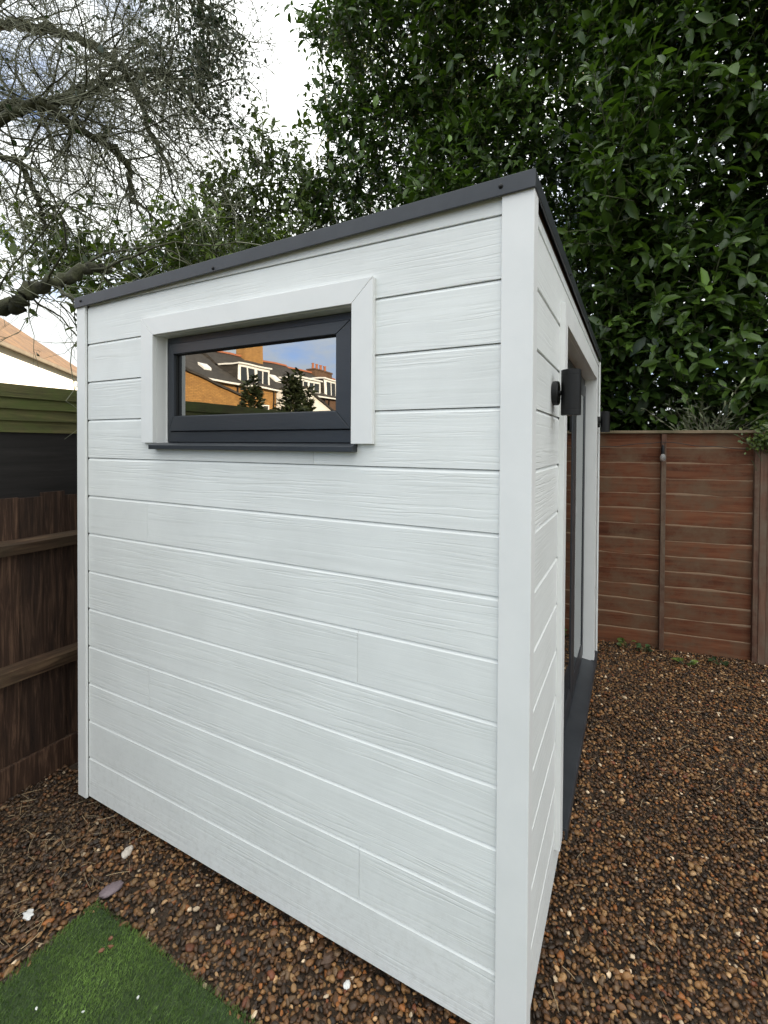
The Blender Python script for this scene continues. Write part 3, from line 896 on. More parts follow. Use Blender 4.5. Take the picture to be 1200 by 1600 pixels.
def side_ring(name, y0, y1, z0, z1, w, wb, x0, x1, mat, parent, bevel=.003):
    iy0, iy1, iz0, iz1 = y0 + w, y1 - w, z0 + wb, z1 - w
    side_prism(name, [(y0, z1), (y1, z1), (iy1, iz1), (iy0, iz1)], x0, x1, mat, parent, bevel)
    side_prism(name, [(y0, z0), (iy0, iz0), (iy1, iz0), (y1, z0)], x0, x1, mat, parent, bevel)
    side_prism(name, [(y0, z0), (y0, z1), (iy0, iz1), (iy0, iz0)], x0, x1, mat, parent, bevel)
    side_prism(name, [(y1, z0), (iy1, iz0), (iy1, iz1), (y1, z1)], x0, x1, mat, parent, bevel)
    return iy0, iy1, iz0, iz1
j = side_ring('door_frame', DY0 + .003, DY1 - .003, dz0 + .012, DZ1 - .003, .045, .040, DX - .05, DX, MT['upvc'], door)
ym = 1.62
for (a, b, nm) in ((j[0] + .002, ym - .002, 'near'), (ym + .002, j[1] - .002, 'far')):
    leaf = empty('door_leaf', (0, 0, 0)); leaf.parent = door
    q = side_ring('stile', a, b, j[2] + .002, j[3] - .002, .085, .10, DX - .045, DX + .010, MT['upvc'], leaf, .005)
    boxes('pane', [(DX + .001, DX + .005, q[0] - .004, q[1] + .004, q[2] - .004, q[3] + .004)], MT['door_glass'], leaf)

# ================================================================== WALL LIGHTS
def wall_light(y, z, label):
    r = empty('wall_light', (0.0, y, z))
    tag(r, label, 'wall light', 'wall lights beside the door')
    lathe('base_plate', [(.040, .0006), (.042, .003), (.042, .018), (.0395, .0215)], MT['black'], r, 32, (0, 0, 0), 'x')
    lathe('stem', [(.008, .020), (.008, .030)], MT['black'], r, 12, (0, 0, 0), 'x')
    b = lathe('lamp_body', [(.022, -.0775), (.030, -.0775), (.0325, -.0765), (.0325, -.060), (.0319, -.0592), (.0319, -.0582), (.0325, -.0575), (.0325, .0575), (.0319, .0582), (.0319, .0592), (.0325, .060), (.0325, .0765), (.030, .0775), (.022, .0775)], MT['black'], r, 36, (.060, 0, 0), 'z')
    lathe('lens', [(.0215, .0765), (.0215, .0745)], MT['bulb'], b, 20, (0, 0, 0.002), 'z')
    lathe('lens', [(.0215, -.0765), (.0215, -.0745)], MT['bulb'], b, 20, (0, 0, -0.002), 'z')
    return r
wall_light(0.425, ZG0 - 0.452, 'black cylinder wall light on white boards between corner and door')
wall_light(2.66, ZG0 - 0.452, 'distant black wall light beyond the door, almost hidden edge on')

# ================================================================== RED BROWN LAP FENCE
FA = math.atan2(0.16, 1.14)
fdx, fdy = math.cos(FA), math.sin(FA)
FO = (0.47, 3.285)
def fence_panel(s0, label, ws=1.98, cap_end=1.0, h=1.84):
    r = empty('lap_fence', (FO[0] + fdx * s0, FO[1] + fdy * s0, 0), FA)
    tag(r, label, 'fence', 'red brown lap fence panels')
    ns = 14
    pit = (h - 0.03) / ns
    for i in range(ns):
        z0 = 0.015 + i * pit
        nseg = 26
        ph = random.uniform(0, 6); am = random.uniform(.002, .006)
        v = []
        th = .009
        tw = random.uniform(-.004, .004)
        for k in range(nseg + 1):
            u = ws * k / nseg
            wv = am * math.sin(u * 5.1 + ph) + am * .6 * math.sin(u * 13 + ph * 2) + random.uniform(-.0015, .0015)
            if random.random() < .05: wv -= .006
            zt = z0 + pit + .010 + wv + tw * (u / ws - .5)
            zb = z0 - .012
            # the top edge stands proud of the slat above and leaves a narrow ledge
            v += [(u, .006, zb - z0), (u, -.014, zt - z0), (u, -.014 + th, zt + .001 - z0), (u, .006 + th, zb - z0)]
        f = []
        for k in range(nseg):
            a, b = k * 4, k * 4 + 4
            f += [(a, a + 1, b + 1, b)[::-1], (a + 1, a + 2, b + 2, b + 1)[::-1], (a + 2, a + 3, b + 3, b + 2)[::-1], (a + 3, a, b, b + 3)[::-1]]
        f += [(0, 1, 2, 3), (nseg * 4 + 3, nseg * 4 + 2, nseg * 4 + 1, nseg * 4)]
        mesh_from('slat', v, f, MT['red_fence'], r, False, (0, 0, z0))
    for u in (0.0, ws / 3, 2 * ws / 3, ws - .034):
        boxes('batten', [(u - (.018 if 0 < u < ws - .04 else 0), u + (.018 if 0 < u < ws - .04 else .034), -.046, -.012, 0.01, h - .02)], MT['batten'], r, .003)
    boxes('capping_rail', [(0, ws * cap_end, -.055, .03, h - .018, h + .006)], MT['cap'], r, .004)
    return r
S1 = 0.660           # right end of the panel that shows its middle batten
fence_panel(S1 - 1.98, 'red brown lap fence panel beside garden room, with bulb on its batten', cap_end=.985)
fence_panel(S1 + .05, 'red brown lap fence panel cut off at the right edge')
fence_panel(S1 + 2.08, 'red brown lap fence panel furthest right, outside the view')
fence_panel(S1 - 4.01, 'red brown lap fence panel hidden behind the garden room')
for k, (s, lb) in enumerate(((S1 + .025, 'brown timber fence post at the right edge of the photo'), (S1 + 2.055, 'brown timber fence post right of the view'), (S1 - 2.005, 'brown timber fence post behind the garden room'))):
    p_ = boxes('fence_post', [(-.024, .024, -.05, .05, 0, 1.83)], MT['batten'], None, .004, (FO[0] + fdx * s, FO[1] + fdy * s, 0), FA)
    tag(p_, lb, 'fence post', 'posts of the lap fence')

# string light along the fence
def on_fence(s, off, z):
    return np.array([FO[0] + fdx * s - fdy * -off * -1, FO[1] + fdy * s + fdx * off, z])
sl = empty('string_light', (FO[0], FO[1] - .06, 1.70))
tag(sl, 'clear bulb hanging from a black cable along the fence top', 'string light')
pts = []
for s in np.linspace(-0.75, 1.6, 40):
    t = (s + 0.02)
    z = 1.752 - 0.055 * min(1, abs(math.sin(t * 2.2))) + .004 * math.sin(s * 21)
    pts.append(on_fence(s, -.062, z) - np.array(sl.location))
P = np.array(pts)[None]
vv, qq = tubes(P, np.full((1, len(pts)), .003), 6)
fast_mesh('cable', vv, None, qq, MT['cable'], sl)
bp_ = on_fence(-.012, -.066, 1.62) - np.array(sl.location)
lathe('bulb_holder', [(.006, .105), (.011, .095), (.013, .055), (.013, .032)], MT['black'], sl, 14, tuple(bp_))
lathe('bulb', [(.011, .034), (.014, .024), (.021, .008), (.0235, -.004), (.021, -.017), (.013, -.027), (.004, -.031)], MT['bulb'], sl, 18, tuple(bp_))

# ================================================================== LEFT FENCE (dark close board, black boards and mossy boards above)
LX = -2.40
lf = empty('closeboard_fence', (LX, -3.2, 0))
tag(lf, 'dark brown closeboard fence with horizontal rails left of the garden room', 'fence')
yy = 0.0
while yy < 6.2:
    wdt = random.uniform(.095, .115)
    zt = 1.452 + random.uniform(-.012, .012)
    o_ = [(-.006, 0), (0.004, 0), (.010, wdt), (-.006, wdt)]
    v, f = prism([(a, b + .0) for a, b in o_], .16, zt, 'z')
    o = mesh_from('board', v, f, MT['dark_fence'], lf, False, (0, yy, 0))
    yy += wdt - .006
boxes('gravel_board', [(.000, .022, 0, 6.2, -.01, .158)], MT['dark_fence'], lf, .003)
def wobble_rail(z, h):
    n = 30
    v = []
    for k in range(n + 1):
        y = 6.2 * k / n
        w = .004 * math.sin(y * 3.1 + z) + random.uniform(-.002, .002)
        v += [(.011, y, z - h / 2 + w), (.056 + w, y, z - h / 2 + .006 + w), (.056 - w, y, z + h / 2 - .018 + w), (.011, y, z + h / 2 + w)]
    f = []
    for k in range(n):
        a, b = 4 * k, 4 * k + 4
        f += [(a, a + 1, b + 1, b), (a + 1, a + 2, b + 2, b + 1), (a + 2, a + 3, b + 3, b + 2), (a + 3, a, b, b + 3)]
    f += [(3, 2, 1, 0), (4 * n, 4 * n + 1, 4 * n + 2, 4 * n + 3)]
    return mesh_from('rail', v, f, MT['rail'], lf)
wobble_rail(1.215, .075)
wobble_rail(0.605, .085)
for y in (1.30, 3.16, 5.02):
    boxes('post', [(-.105, -.012, y, y + .09, 0, 1.40)], MT['dark_fence'], lf, .004)
uf = empty('neighbour_board_wall', (LX - .16, -3.2, 0))
tag(uf, 'mossy green horizontal boards above a black board, rising behind the dark fence', 'board wall')
boxes('board', [(-.02, 0, 0, 6.4, 1.10, 1.785)], MT['black_board'], uf, .003)
zb = 1.768
for k, hh in enumerate((.062, .060, .058, .062)):
    n = 40; v = []
    for q in range(n + 1):
        y = 6.4 * q / n
        w = random.uniform(-.0016, .0016)
        v += [(.012, y, zb + w), (.000, y, zb + hh + .006 + w), (-.012, y, zb + hh + .006), (-.012, y, zb)]
    f = []
    for q in range(n):
        a, b = 4 * q, 4 * q + 4
        f += [(a, b, b + 1, a + 1), (a + 1, b + 1, b + 2, a + 2), (a + 2, b + 2, b + 3, a + 3), (a + 3, b + 3, b, a)]
    f += [(0, 1, 2, 3), (4 * n + 3, 4 * n + 2, 4 * n + 1, 4 * n)]
    mesh_from('board', v, f, MT['moss_board'], uf)
    zb += hh
for y in (0.9, 2.7, 4.5):
    boxes('post', [(-.09, -.021, y, y + .07, 0, 2.0)], MT['black_board'], uf, .004)

# ================================================================== LAUREL TREES
def shoots_to_leaves(base, direc, L, nleaf, leaf_l, rnd_base, jitter=0.15):
    """alternate leaves along straight shoots; returns arrays for leaves_mesh plus twig polylines"""
    n = len(base)
    k = np.arange(nleaf)
    t = (0.18 + 0.82 * (k + 0.5) / nleaf)[None, :] + rng.uniform(-.04, .04, (n, nleaf))
    bend = rng.normal(0, .12, (n, 3)) * L[:, None]
    bend[:, 2] += 0.10 * L
    pos = base[:, None] + direc[:, None] * (L[:, None, None] * t[..., None]) + bend[:, None] * (t ** 2)[..., None]
    ref = np.where(np.abs(direc[:, 2:3]) > .85, np.array([[1., 0, 0]]), np.array([[0, 0, 1.]]))
    U = norm(np.cross(direc, ref)); V = np.cross(direc, U)
    ph = rng.uniform(0, 6.28, (n, 1)) + k[None] * 2.4 + rng.normal(0, .4, (n, nleaf))
    rad = U[:, None] * np.cos(ph)[..., None] + V[:, None] * np.sin(ph)[..., None]
    up_ = np.clip(0.25 + 0.75 * t, 0, 1.3)[..., None]
    d = norm(rad * 0.9 + direc[:, None] * up_ * 0.75 + rng.normal(0, .18, (n, nleaf, 3)))
    nr = norm(direc[:, None] * 0.55 + np.array([0, 0, .75]) - rad * 0.25 + rng.normal(0, .28, (n, nleaf, 3)))
    ll = leaf_l * rng.uniform(.50, 1.30, (n, nleaf)) * rng.uniform(.75, 1.25, (n, 1)) * np.clip(1.1 - .35 * t, .6, 1.1)
    rn = np.clip(rnd_base[:, None] + rng.normal(0, jitter, (n, nleaf)) + (t - .6) * .22, 0, 1)
    tw = np.stack([base + direc * (L * q)[:, None] + bend * q * q for q in (0, .5, 1.0)], 1)
    return pos.reshape(-1, 3), d.reshape(-1, 3), nr.reshape(-1, 3), ll.ravel(), rn.ravel(), tw

def laurel(name, label, group, x0, x1, yf, zlo, zhi, nshoot, leaf_l, mat, depth=1.3, edge=None, lowcut=2.6, seed=1, nleaf=9, trunk=True, zmin_hollow=True, over=1.0, shl=(.28, .55), thin=None):
    sn, sn2 = SNoise(seed, 12, (1.2, 3.8)), SNoise(seed + 50, 12, (4, 9))
    P = []
    need = nshoot
    while need > 0:
        n = need * 2 + 100
        x = rng.uniform(x0, x1, n); z = rng.uniform(zlo, zhi, n)
        dd = np.minimum(rng.exponential(.38, n), depth * rng.random(n) ** .5 + .1)
        q = np.stack([x, np.zeros(n), z], 1)
        y = yf + .26 * sn(q) + .12 * sn2(q) + dd
        y = y + over * np.clip(lowcut - z, 0, 3) * 0.55
        q[:, 1] = y
        ok = np.ones(n, bool)
        if edge is not None: ok &= edge(q, sn2(q))
        if thin is not None: ok &= rng.random(n) < thin(q)
        q = q[ok][:need]
        P.append(q); need -= len(q)
    B = np.concatenate(P)
    n = len(B)
    cx, cy = (x0 + x1) / 2, yf + depth
    out = np.stack([(B[:, 0] - cx) * .25, -np.ones(n) * .62, np.ones(n) * .55], 1)
    D = norm(out + rng.normal(0, .52, (n, 3)))
    L = rng.uniform(shl[0], shl[1], n)
    rb = np.clip(.36 + .10 * sn2(B) + rng.normal(0, .10, n), 0, 1)
    young = rng.random(n) < .07
    rb[young] += .28
    pos, d, nr, ll, rn, tw = shoots_to_leaves(B, D, L, nleaf, leaf_l, rb)
    base = (cx, cy, 0)
    root = empty(name, base)
    tag(root, label, 'tree', group)
    off = np.array(base)
    o = leaves_mesh('crown', pos - off, d, nr, ll, ll * rng.uniform(.40, .53, len(ll)), rn, mat, root)
    vv, qq = tubes(tw - off, np.tile(np.array([.006, .0045, .002]), (n, 1)), 3)
    fast_mesh('shoots', vv, None, qq, MT['laurel_bark'], root)['kind'] = 'stuff'
    o['kind'] = 'stuff'
    if trunk:
        nt = 5
        stems = []
        for i in range(nt):
            fx = x0 + (x1 - x0) * (i + .5 + random.uniform(-.3, .3)) / nt
            pts_ = [np.array([cx + random.uniform(-.25, .25), cy + random.uniform(-.2, .2), 0])]
            tgt = np.array([fx, yf + .55 + random.uniform(0, .5), zhi - .6 + random.uniform(-.5, .3)])
            for q in range(1, 9):
                t = q / 8
                pts_.append(pts_[0] * (1 - t) + tgt * t + np.array([random.uniform(-.08, .08), random.uniform(-.08, .08), 0]) + np.array([(fx - cx) * .35 * math.sin(t * 3.14), 0, 0]))
            stems.append(pts_)
        S = np.array(stems) - off
        vv, qq = tubes(S, np.tile(np.linspace(.045, .008, 9), (nt, 1)), 7)
        fast_mesh('trunk', vv, None, qq, MT['laurel_bark'], root)
        # side branches from the stems towards the shoots
        nb = 220
        si = rng.integers(0, nt, nb); ki = rng.integers(3, 9, nb)
        A = S[si, ki]
        Bq = (B - off)[rng.integers(0, n, nb * 6)].reshape(nb, 6, 3)
        dist = np.linalg.norm(Bq - A[:, None], axis=2)
        E_ = Bq[np.arange(nb), dist.argmin(1)]
        t = np.linspace(0, 1, 5)[None, :, None]
        pl = A[:, None] * (1 - t) + E_[:, None] * t + rng.normal(0, .03, (nb, 5, 3)) * (t * (1 - t) * 4)
        vv, qq = tubes(pl, np.tile(np.linspace(.013, .005, 5), (nb, 1)), 4)
        fast_mesh('branches', vv, None, qq, MT['laurel_bark'], root)['kind'] = 'stuff'
    return root

GRP = 'cherry laurel trees behind the lap fence'
def left_edge(q, nz_):
    lim = -3.12 + 0.22 * nz_ + 0.16 * np.sin(q[:, 2] * 2.3) + np.clip(q[:, 1] - 3.7, 0, 3) * -.62 + np.clip(4.3 - q[:, 2], 0, 2) * -.35
    return q[:, 0] > lim
laurel('laurel_tree', 'tall dark laurel rising from behind the garden room roof into the white sky gap', GRP, -4.1, -1.7, 3.95, 1.5, 8.4, 3500, .120, MT['laurel'], depth=1.5, edge=left_edge, seed=3)
laurel('laurel_tree', 'dark glossy laurel directly above the near corner of the roof', GRP, -1.9, 0.2, 3.85, 1.2, 7.8, 3400, .140, MT['laurel'], depth=1.5, seed=4)
laurel('laurel_tree', 'dark laurel with big glossy leaves overhanging the fence at the right', GRP, 0.0, 2.1, 3.62, 1.2, 7.0, 3100, .165, MT['laurel'], depth=1.5, seed=5)
laurel('laurel_tree', 'laurel furthest right, mostly outside the photo', GRP, 1.9, 4.6, 3.7, 0.8, 7.0, 850, .19, MT['laurel'], depth=1.5, seed=6)
laurel('laurel_tree', 'laurel beyond the right edge of the photo', GRP, 4.4, 7.4, 3.9, 0.8, 7.0, 700, .20, MT["laurel"], depth=1.5, seed=8)
def shrub_edge(q, nz_):
    top = 5.35 - 0.36 * np.abs(q[:, 0] + 3.9) ** 1.35 + .30 * nz_
    return (q[:, 2] < top)
laurel('laurel_shrub', 'lower lighter green laurel over the roof between bare tree and tall laurels', 'lower laurels over the roof', -6.3, -3.2, 3.1, 2.2, 5.9, 1500, .115, MT['laurel_pale'], depth=1.0, edge=shrub_edge, seed=9, over=0, nleaf=8)
def low_edge(q, nz_):
    return (q[:, 2] < 3.75 + .25 * nz_ - .5 * np.clip(-4.3 - q[:, 0], 0, 3))
laurel('laurel_shrub', 'small sparse laurel beside the thick leaning branch at the left', 'lower laurels over the roof', -4.9, -3.3, 1.5, 2.95, 4.2, 230, .115, MT['laurel_pale'], depth=.7, edge=low_edge, seed=10, over=0, nleaf=8, shl=(.35, .6))

# ================================================================== BARE TREE
LIMBS = {
 'A': [[-6.97, 0.83, 5.74], [-6.22, 1.11, 6.08], [-5.74, 1.26, 6.15], [-5.23, 1.41, 6.01], [-4.88, 1.59, 5.9], [-4.62, 1.84, 5.73], [-4.53, 2.0, 5.47], [-4.59, 2.19, 5.22], [-4.5, 2.35, 4.88]],
 'B': [[-6.75, -.35, 1.7], [-5.3, -.15, 2.25], [-4.31, 0.03, 2.48], [-3.56, 0.32, 2.62], [-3.39, 0.47, 2.78], [-3.27, 0.7, 2.95], [-3.28, .9, 3.03]],
 'C': [[-6.12, 0.57, 4.4], [-5.25, 1.05, 4.97], [-5.03, 1.28, 5.07], [-4.96, 1.54, 5.35], [-4.97, 1.88, 5.75], [-4.91, 2.38, 6.52]],
 'D': [[-6.12, 0.57, 4.3], [-4.77, 0.84, 4.57], [-4.47, 1.0, 4.74], [-4.37, 1.28, 4.65], [-4.25, 1.57, 4.57], [-4.23, 1.69, 4.46], [-4.24, 1.73, 4.13]],
 'E': [[-6.22, 1.11, 6.08], [-5.73, 1.5, 6.87], [-5.28, 1.86, 7.12], [-4.69, 2.39, 7.26], [-4.45, 2.75, 7.1], [-4.35, 2.95, 6.8]],
 'F': [[-6.12, 0.57, 4.4], [-5.0, 0.94, 4.38], [-4.74, 1.08, 4.11], [-4.63, 1.13, 3.75]],
 'G': [[-5.03, 1.28, 5.07], [-4.84, 1.6, 5.32], [-4.63, 2.18, 5.9], [-4.62, 2.5, 6.05], [-4.55, 2.75, 5.9]],
 'T': [[-6.98, 0.01, 0.0], [-6.85, 0.13, 1.4], [-6.66, 0.27, 2.77], [-6.3, 0.5, 4.2], [-6.39, 0.91, 5.72], [-6.22, 1.11, 6.08]]}
LR = {'A': (.062, .022), 'B': (.095, .026), 'C': (.05, .018), 'D': (.045, .024), 'E': (.055, .012), 'F': (.04, .014), 'G': (.035, .012), 'T': (.19, .08)}
def resample(pts, K, wob=.02):
    p = np.array(pts, float)
    # Catmull-Rom through the control points
    ext = np.concatenate([[2 * p[0] - p[1]], p, [2 * p[-1] - p[-2]]])
    out = []
    ts = np.linspace(0, len(p) - 1 - 1e-6, K)
    for t in ts:
        i = int(t); u = t - i
        a, b, c, d = ext[i], ext[i + 1], ext[i + 2], ext[i + 3]
        out.append(.5 * ((2 * b) + (-a + c) * u + (2 * a - 5 * b + 4 * c - d) * u * u + (-a + 3 * b - 3 * c + d) * u ** 3))
    out = np.array(out)
    out[1:-1] += rng.normal(0, wob, (K - 2, 3))
    return out

def walk(start, direc, L, K, curl=.35, pull=(0, 0, 0)):
    n = len(start)
    P = np.zeros((n, K, 3)); P[:, 0] = start
    d = norm(direc)
    drift = rng.normal(0, curl * .4, (n, 3))
    for k in range(1, K):
        d = norm(d + rng.normal(0, curl, (n, 3)) * .55 + drift * .55 + np.array(pull))
        P[:, k] = P[:, k - 1] + d * (L / (K - 1))[:, None]
    return P

def build_bare_tree():
    root = empty('bare_tree', (-6.98, 0.01, 0))
    tag(root, 'old bare tree with mossy limbs and a dense net of twigs at the upper left', 'tree')
    off = np.array(root.location)
    starts, dirs, wts = [], [], []
    for k, pts in LIMBS.items():
        K = 60
        p = resample(pts, K, .012)
        K_ = np.arange(K)
        r = np.linspace(LR[k][0], LR[k][1], K) * (1 + .07 * np.sin(K_ * .55 + len(pts)) + .05 * np.sin(K_ * 1.3 + 2) + rng.normal(0, .012, K))
        vv, qq = tubes((p - off)[None], r[None], 9)
        fast_mesh('trunk' if k == 'T' else 'limb', vv, None, qq, MT['bark'], root)
        if k == 'T': continue
        i = rng.integers(4 if k != 'B' else 28, K, {'A': 54, 'B': 7, 'C': 34, 'D': 40, 'E': 64, 'F': 24, 'G': 52}[k])
        starts.append(p[i])
        t = norm(p[np.minimum(i + 1, K - 1)] - p[np.maximum(i - 1, 0)])
        dd = t * .5 + rng.normal(0, .75, t.shape) + np.array([.10, .12, -.12])
        dirs.append(dd)
    S = np.concatenate(starts); D = np.concatenate(dirs)
    L = rng.uniform(.6, 1.5, len(S))
    sub = walk(S, D, L, 9, .42, (0.02, .02, -.04))
    rs = np.linspace(1, .35, 9)[None] * rng.uniform(.006, .013, (len(S), 1))
    vv, qq = tubes(sub - off, rs, 5)
    fast_mesh('branches', vv, None, qq, MT['bark'], root)['kind'] = 'stuff'
    def spawn(par, m, l0, l1, K, r0, r1, curl, pull):
        n = len(par)
        i = np.repeat(np.arange(n), m)
        k = rng.integers(1, par.shape[1], len(i))
        st = par[i, k]
        t = par[i, k] - par[i, k - 1]
        d = norm(t) * .65 + rng.normal(0, .62, st.shape)
        P = walk(st, d, rng.uniform(l0, l1, len(i)), K, curl, pull)
        R = np.linspace(1, .4, K)[None] * rng.uniform(r0, r1, (len(i), 1))
        return P, R
    P1, R1 = spawn(sub, 8, .30, .85, 7, .0026, .0050, .5, (0, 0, -.05))
    P2, R2 = spawn(P1, 3, .14, .45, 5, .0016, .0032, .55, (0, 0, -.04))
    va, qa = tubes(P1 - off, R1, 4)
    vb, qb = tubes(P2 - off, R2, 3)
    tw = fast_mesh('twigs', np.concatenate([va, vb]), None, np.concatenate([qa, qb + len(va)]), MT['twig'], root)
    tw['kind'] = 'stuff'
    # patches of ivy on the far limbs and along the branches
    allp = np.concatenate([sub.reshape(-1, 3), P1.reshape(-1, 3)])
    w = np.exp(-np.linalg.norm((allp - np.array([-4.4, 2.8, 6.6])) / np.array([.35, .6, .8]), axis=1) ** 2) + .010
    w /= w.sum()
    idx = rng.choice(len(allp), 3000, p=w)
    pos = allp[idx] + rng.normal(0, .045, (3000, 3)) - off
    ll = rng.uniform(.03, .065, 3000)
    leaves_mesh('ivy', pos, rng.normal(0, 1, (3000, 3)) + np.array([0, 0, -.4]), rng.normal(0, .6, (3000, 3)) + np.array([0, -.5, .6]), ll, ll * .8, np.clip(rng.normal(.5, .2, 3000), 0, 1), MT['ivy'], root)
build_bare_tree()

# ================================================================== HOUSES
def uv_box_project(o, rot=0.0):
    """metre-scaled UVs so that brick and tile sizes are real"""
    me = o.data
    uv = me.uv_layers.new(name='UVMap')
    for p in me.polygons:
        n = p.normal
        for li in p.loop_indices:
            c = me.vertices[me.loops[li].vertex_index].co
            if abs(n.z) > .25 and abs(n.z) < .98:
                h = Vector((n.x, n.y, 0)).normalized()
                u = c.x * -h.y + c.y * h.x
                w = c.z / max(.2, math.sqrt(max(0, 1 - n.z * n.z)))
                uv.data[li].uv = (u, w)
            elif abs(n.x) > abs(n.y): uv.data[li].uv = (c.y, c.z)
            else: uv.data[li].uv = (c.x, c.z)

def hbox(name, b, mat, parent, bevel=0):
    o = boxes(name, [b], mat, parent, bevel)
    uv_box_project(o)
    return o

def hpoly(name, v, f, mat, parent):
    o = mesh_from(name, v, f, mat, parent)
    bm = bmesh.new(); bm.from_mesh(o.data); bmesh.ops.recalc_face_normals(bm, faces=bm.faces); bm.to_mesh(o.data); bm.free()
    uv_box_project(o)
    return o

def h_window(parent, x, y0, y1, z0, z1, nl=2):
    """white window on a wall that faces +X"""
    w = empty('window', (x, (y0 + y1) / 2, z0)); w.parent = parent
    W_, H_ = (y1 - y0) / 2, z1 - z0
    t = .07
    boxes('frame', [(0, .06, -W_, -W_ + t, 0, H_), (0, .06, W_ - t, W_, 0, H_), (0, .06, -W_ + t, W_ - t, 0, t), (0, .06, -W_ + t, W_ - t, H_ - t, H_)]
          + [(0, .055, -W_ + 2 * W_ * k / nl - .035, -W_ + 2 * W_ * k / nl + .035, t, H_ - t) for k in range(1, nl)], MT['white_paint'], w)
    for k in range(nl):
        a = -W_ + 2 * W_ * k / nl
        boxes('pane', [(.005, .02, a + .04, a + 2 * W_ / nl - .04, t + .002, H_ - t - .002)], MT['house_glass'], w)
    return w

def terrace_house(label, y0, y1, wall_mat, eave=5.58, ridge=7.25, dormer=None, chimney=None, pots=4, outrigger=None, chim_mat=None, windows=(), skylight=None):
    X = -22.0
    r = empty('terrace_house', (X, (y0 + y1) / 2, 0))
    off = Vector(r.location)
    tag(r, label, 'house', 'terraced houses mirrored in the window')
    L = lambda x, y, z: (x - off.x, y - off.y, z)
    def B(name, b, mat, par=r, bev=0):
        return hbox(name, (b[0] - off.x, b[1] - off.x, b[2] - off.y, b[3] - off.y, b[4], b[5]), mat, par, bev)
    B('wall', (X - 8, X, y0, y1, 0, eave), wall_mat)
    xm = X - 4
    v = [L(X + .25, y0, eave - .08), L(X + .25, y1, eave - .08), L(xm, y1, ridge), L(xm, y0, ridge), L(X - 8.25, y1, eave - .08), L(X - 8.25, y0, eave - .08)]
    rfo = hpoly('roof', v, [(0, 1, 2, 3), (3, 2, 4, 5), (1, 4, 2), (0, 3, 5), (0, 5, 4, 1)], MT['slate'], r)
    B('gutter', (X + .25, X + .34, y0, y1, eave - .14, eave - .04), MT['white_paint'])
    B('ridge_tiles', (xm - .12, xm + .12, y0 + .02, y1 - .02, ridge - .02, ridge + .11), MT['terracotta'], rfo)
    for yp in (y0 + .25, y1 - .3):
        B('drainpipe', (X + .012, X + .10, yp - .045, yp + .045, .1, eave - .145), MT['gasket'])
    if skylight:
        m_ = (ridge - eave + .08) / 4.25
        za, zb_ = eave + 1.2 * m_, eave + 1.75 * m_
        xa_, xb_ = X + .25 - 1.28, X + .25 - 1.83
        hpoly('skylight', [L(xa_, skylight[0], za + .12), L(xa_, skylight[1], za + .12), L(xb_, skylight[1], zb_ + .12), L(xb_, skylight[0], zb_ + .12)] + [L(xa_, skylight[0], za - .1), L(xa_, skylight[1], za - .1), L(xb_, skylight[1], zb_ - .1), L(xb_, skylight[0], zb_ - .1)],
              [(0, 1, 2, 3), (7, 6, 5, 4), (0, 4, 5, 1), (1, 5, 6, 2), (2, 6, 7, 3), (3, 7, 4, 0)], MT['white_paint'], rfo)
    if dormer:
        a, b, z0, z1 = dormer
        d = B('dormer', (X - 3.2, X - .35, a, b, z0 - .2, z1), MT['slate'])
        B('dormer_roof', (X - 3.3, X - .15, a - .1, b + .1, z1 + .001, z1 + .10), MT['white_paint'])
        B('dormer_face', (X - .349, X - .30, a, b, z0, z1 - .001), MT['white_paint'])
        wn_ = h_window(r, X - .299 - off.x, a - off.y + .12, (a + b) / 2 - off.y - .05, z0 + .12, z1 - .12, 2)
        wn_ = h_window(r, X - .299 - off.x, (a + b) / 2 - off.y + .05, b - off.y - .12, z0 + .12, z1 - .12, 2)
    if chimney:
        a, b, zt = chimney
        c = B('chimney', (xm - .5, xm + .5, a, b, ridge - 1.2, zt), chim_mat or wall_mat)
        B('chimney_cap', (xm - .56, xm + .56, a - .06, b + .06, zt + .001, zt + .12), chim_mat or wall_mat)
        for k in range(pots):
            yk = a + (b - a) * (k + .5) / pots - off.y
            lathe('chimney_pot', [(.13, 0), (.11, .45), (.14, .50), (.14, .56), (.10, .56)], MT['terracotta'], r, 10, (xm - off.x, yk, zt + .12))
    if outrigger:
        a, b, ze, zr, depth, om = outrigger        # mono pitch, high at y=b side
        v = [L(X + .002, a, 0), L(X + depth, a, 0), L(X + depth, b, 0), L(X + .002, b, 0), L(X + .002, a, ze), L(X + depth, a, ze), L(X + depth, b, zr), L(X + .002, b, zr)]
        hpoly('outrigger', v, BOXF, om, r)
        t = .12
        v = [L(X + .30, a - .15, ze - .10), L(X + depth + .15, a - .15, ze - .10), L(X + depth + .15, b + .05, zr + .02), L(X + .30, b + .05, zr + .02)]
        v += [(p[0], p[1], p[2] + t) for p in v]
        hpoly('outrigger_roof', v, BOXF, MT['slate'], r)
    for (a, b, z0, z1, dx) in windows:
        h_window(r, X + dx + .003 - off.x, a - off.y, b - off.y, z0, z1, 2)
    return r
terrace_house('yellow brick terraced house with low dark lean-to, leftmost in the window reflection', -21.0, -11.5, MT['yellow_brick'], ridge=8.0, chimney=(-17.6, -16.5, 8.6), pots=2,
              outrigger=(-18.4, -12.6, 4.35, 5.6, 3.0, MT['yellow_brick']), windows=((-20.7, -19.7, 4.0, 4.55, 0), (-20.4, -19.4, 1.0, 2.4, 0)), skylight=(-19.6, -18.9))
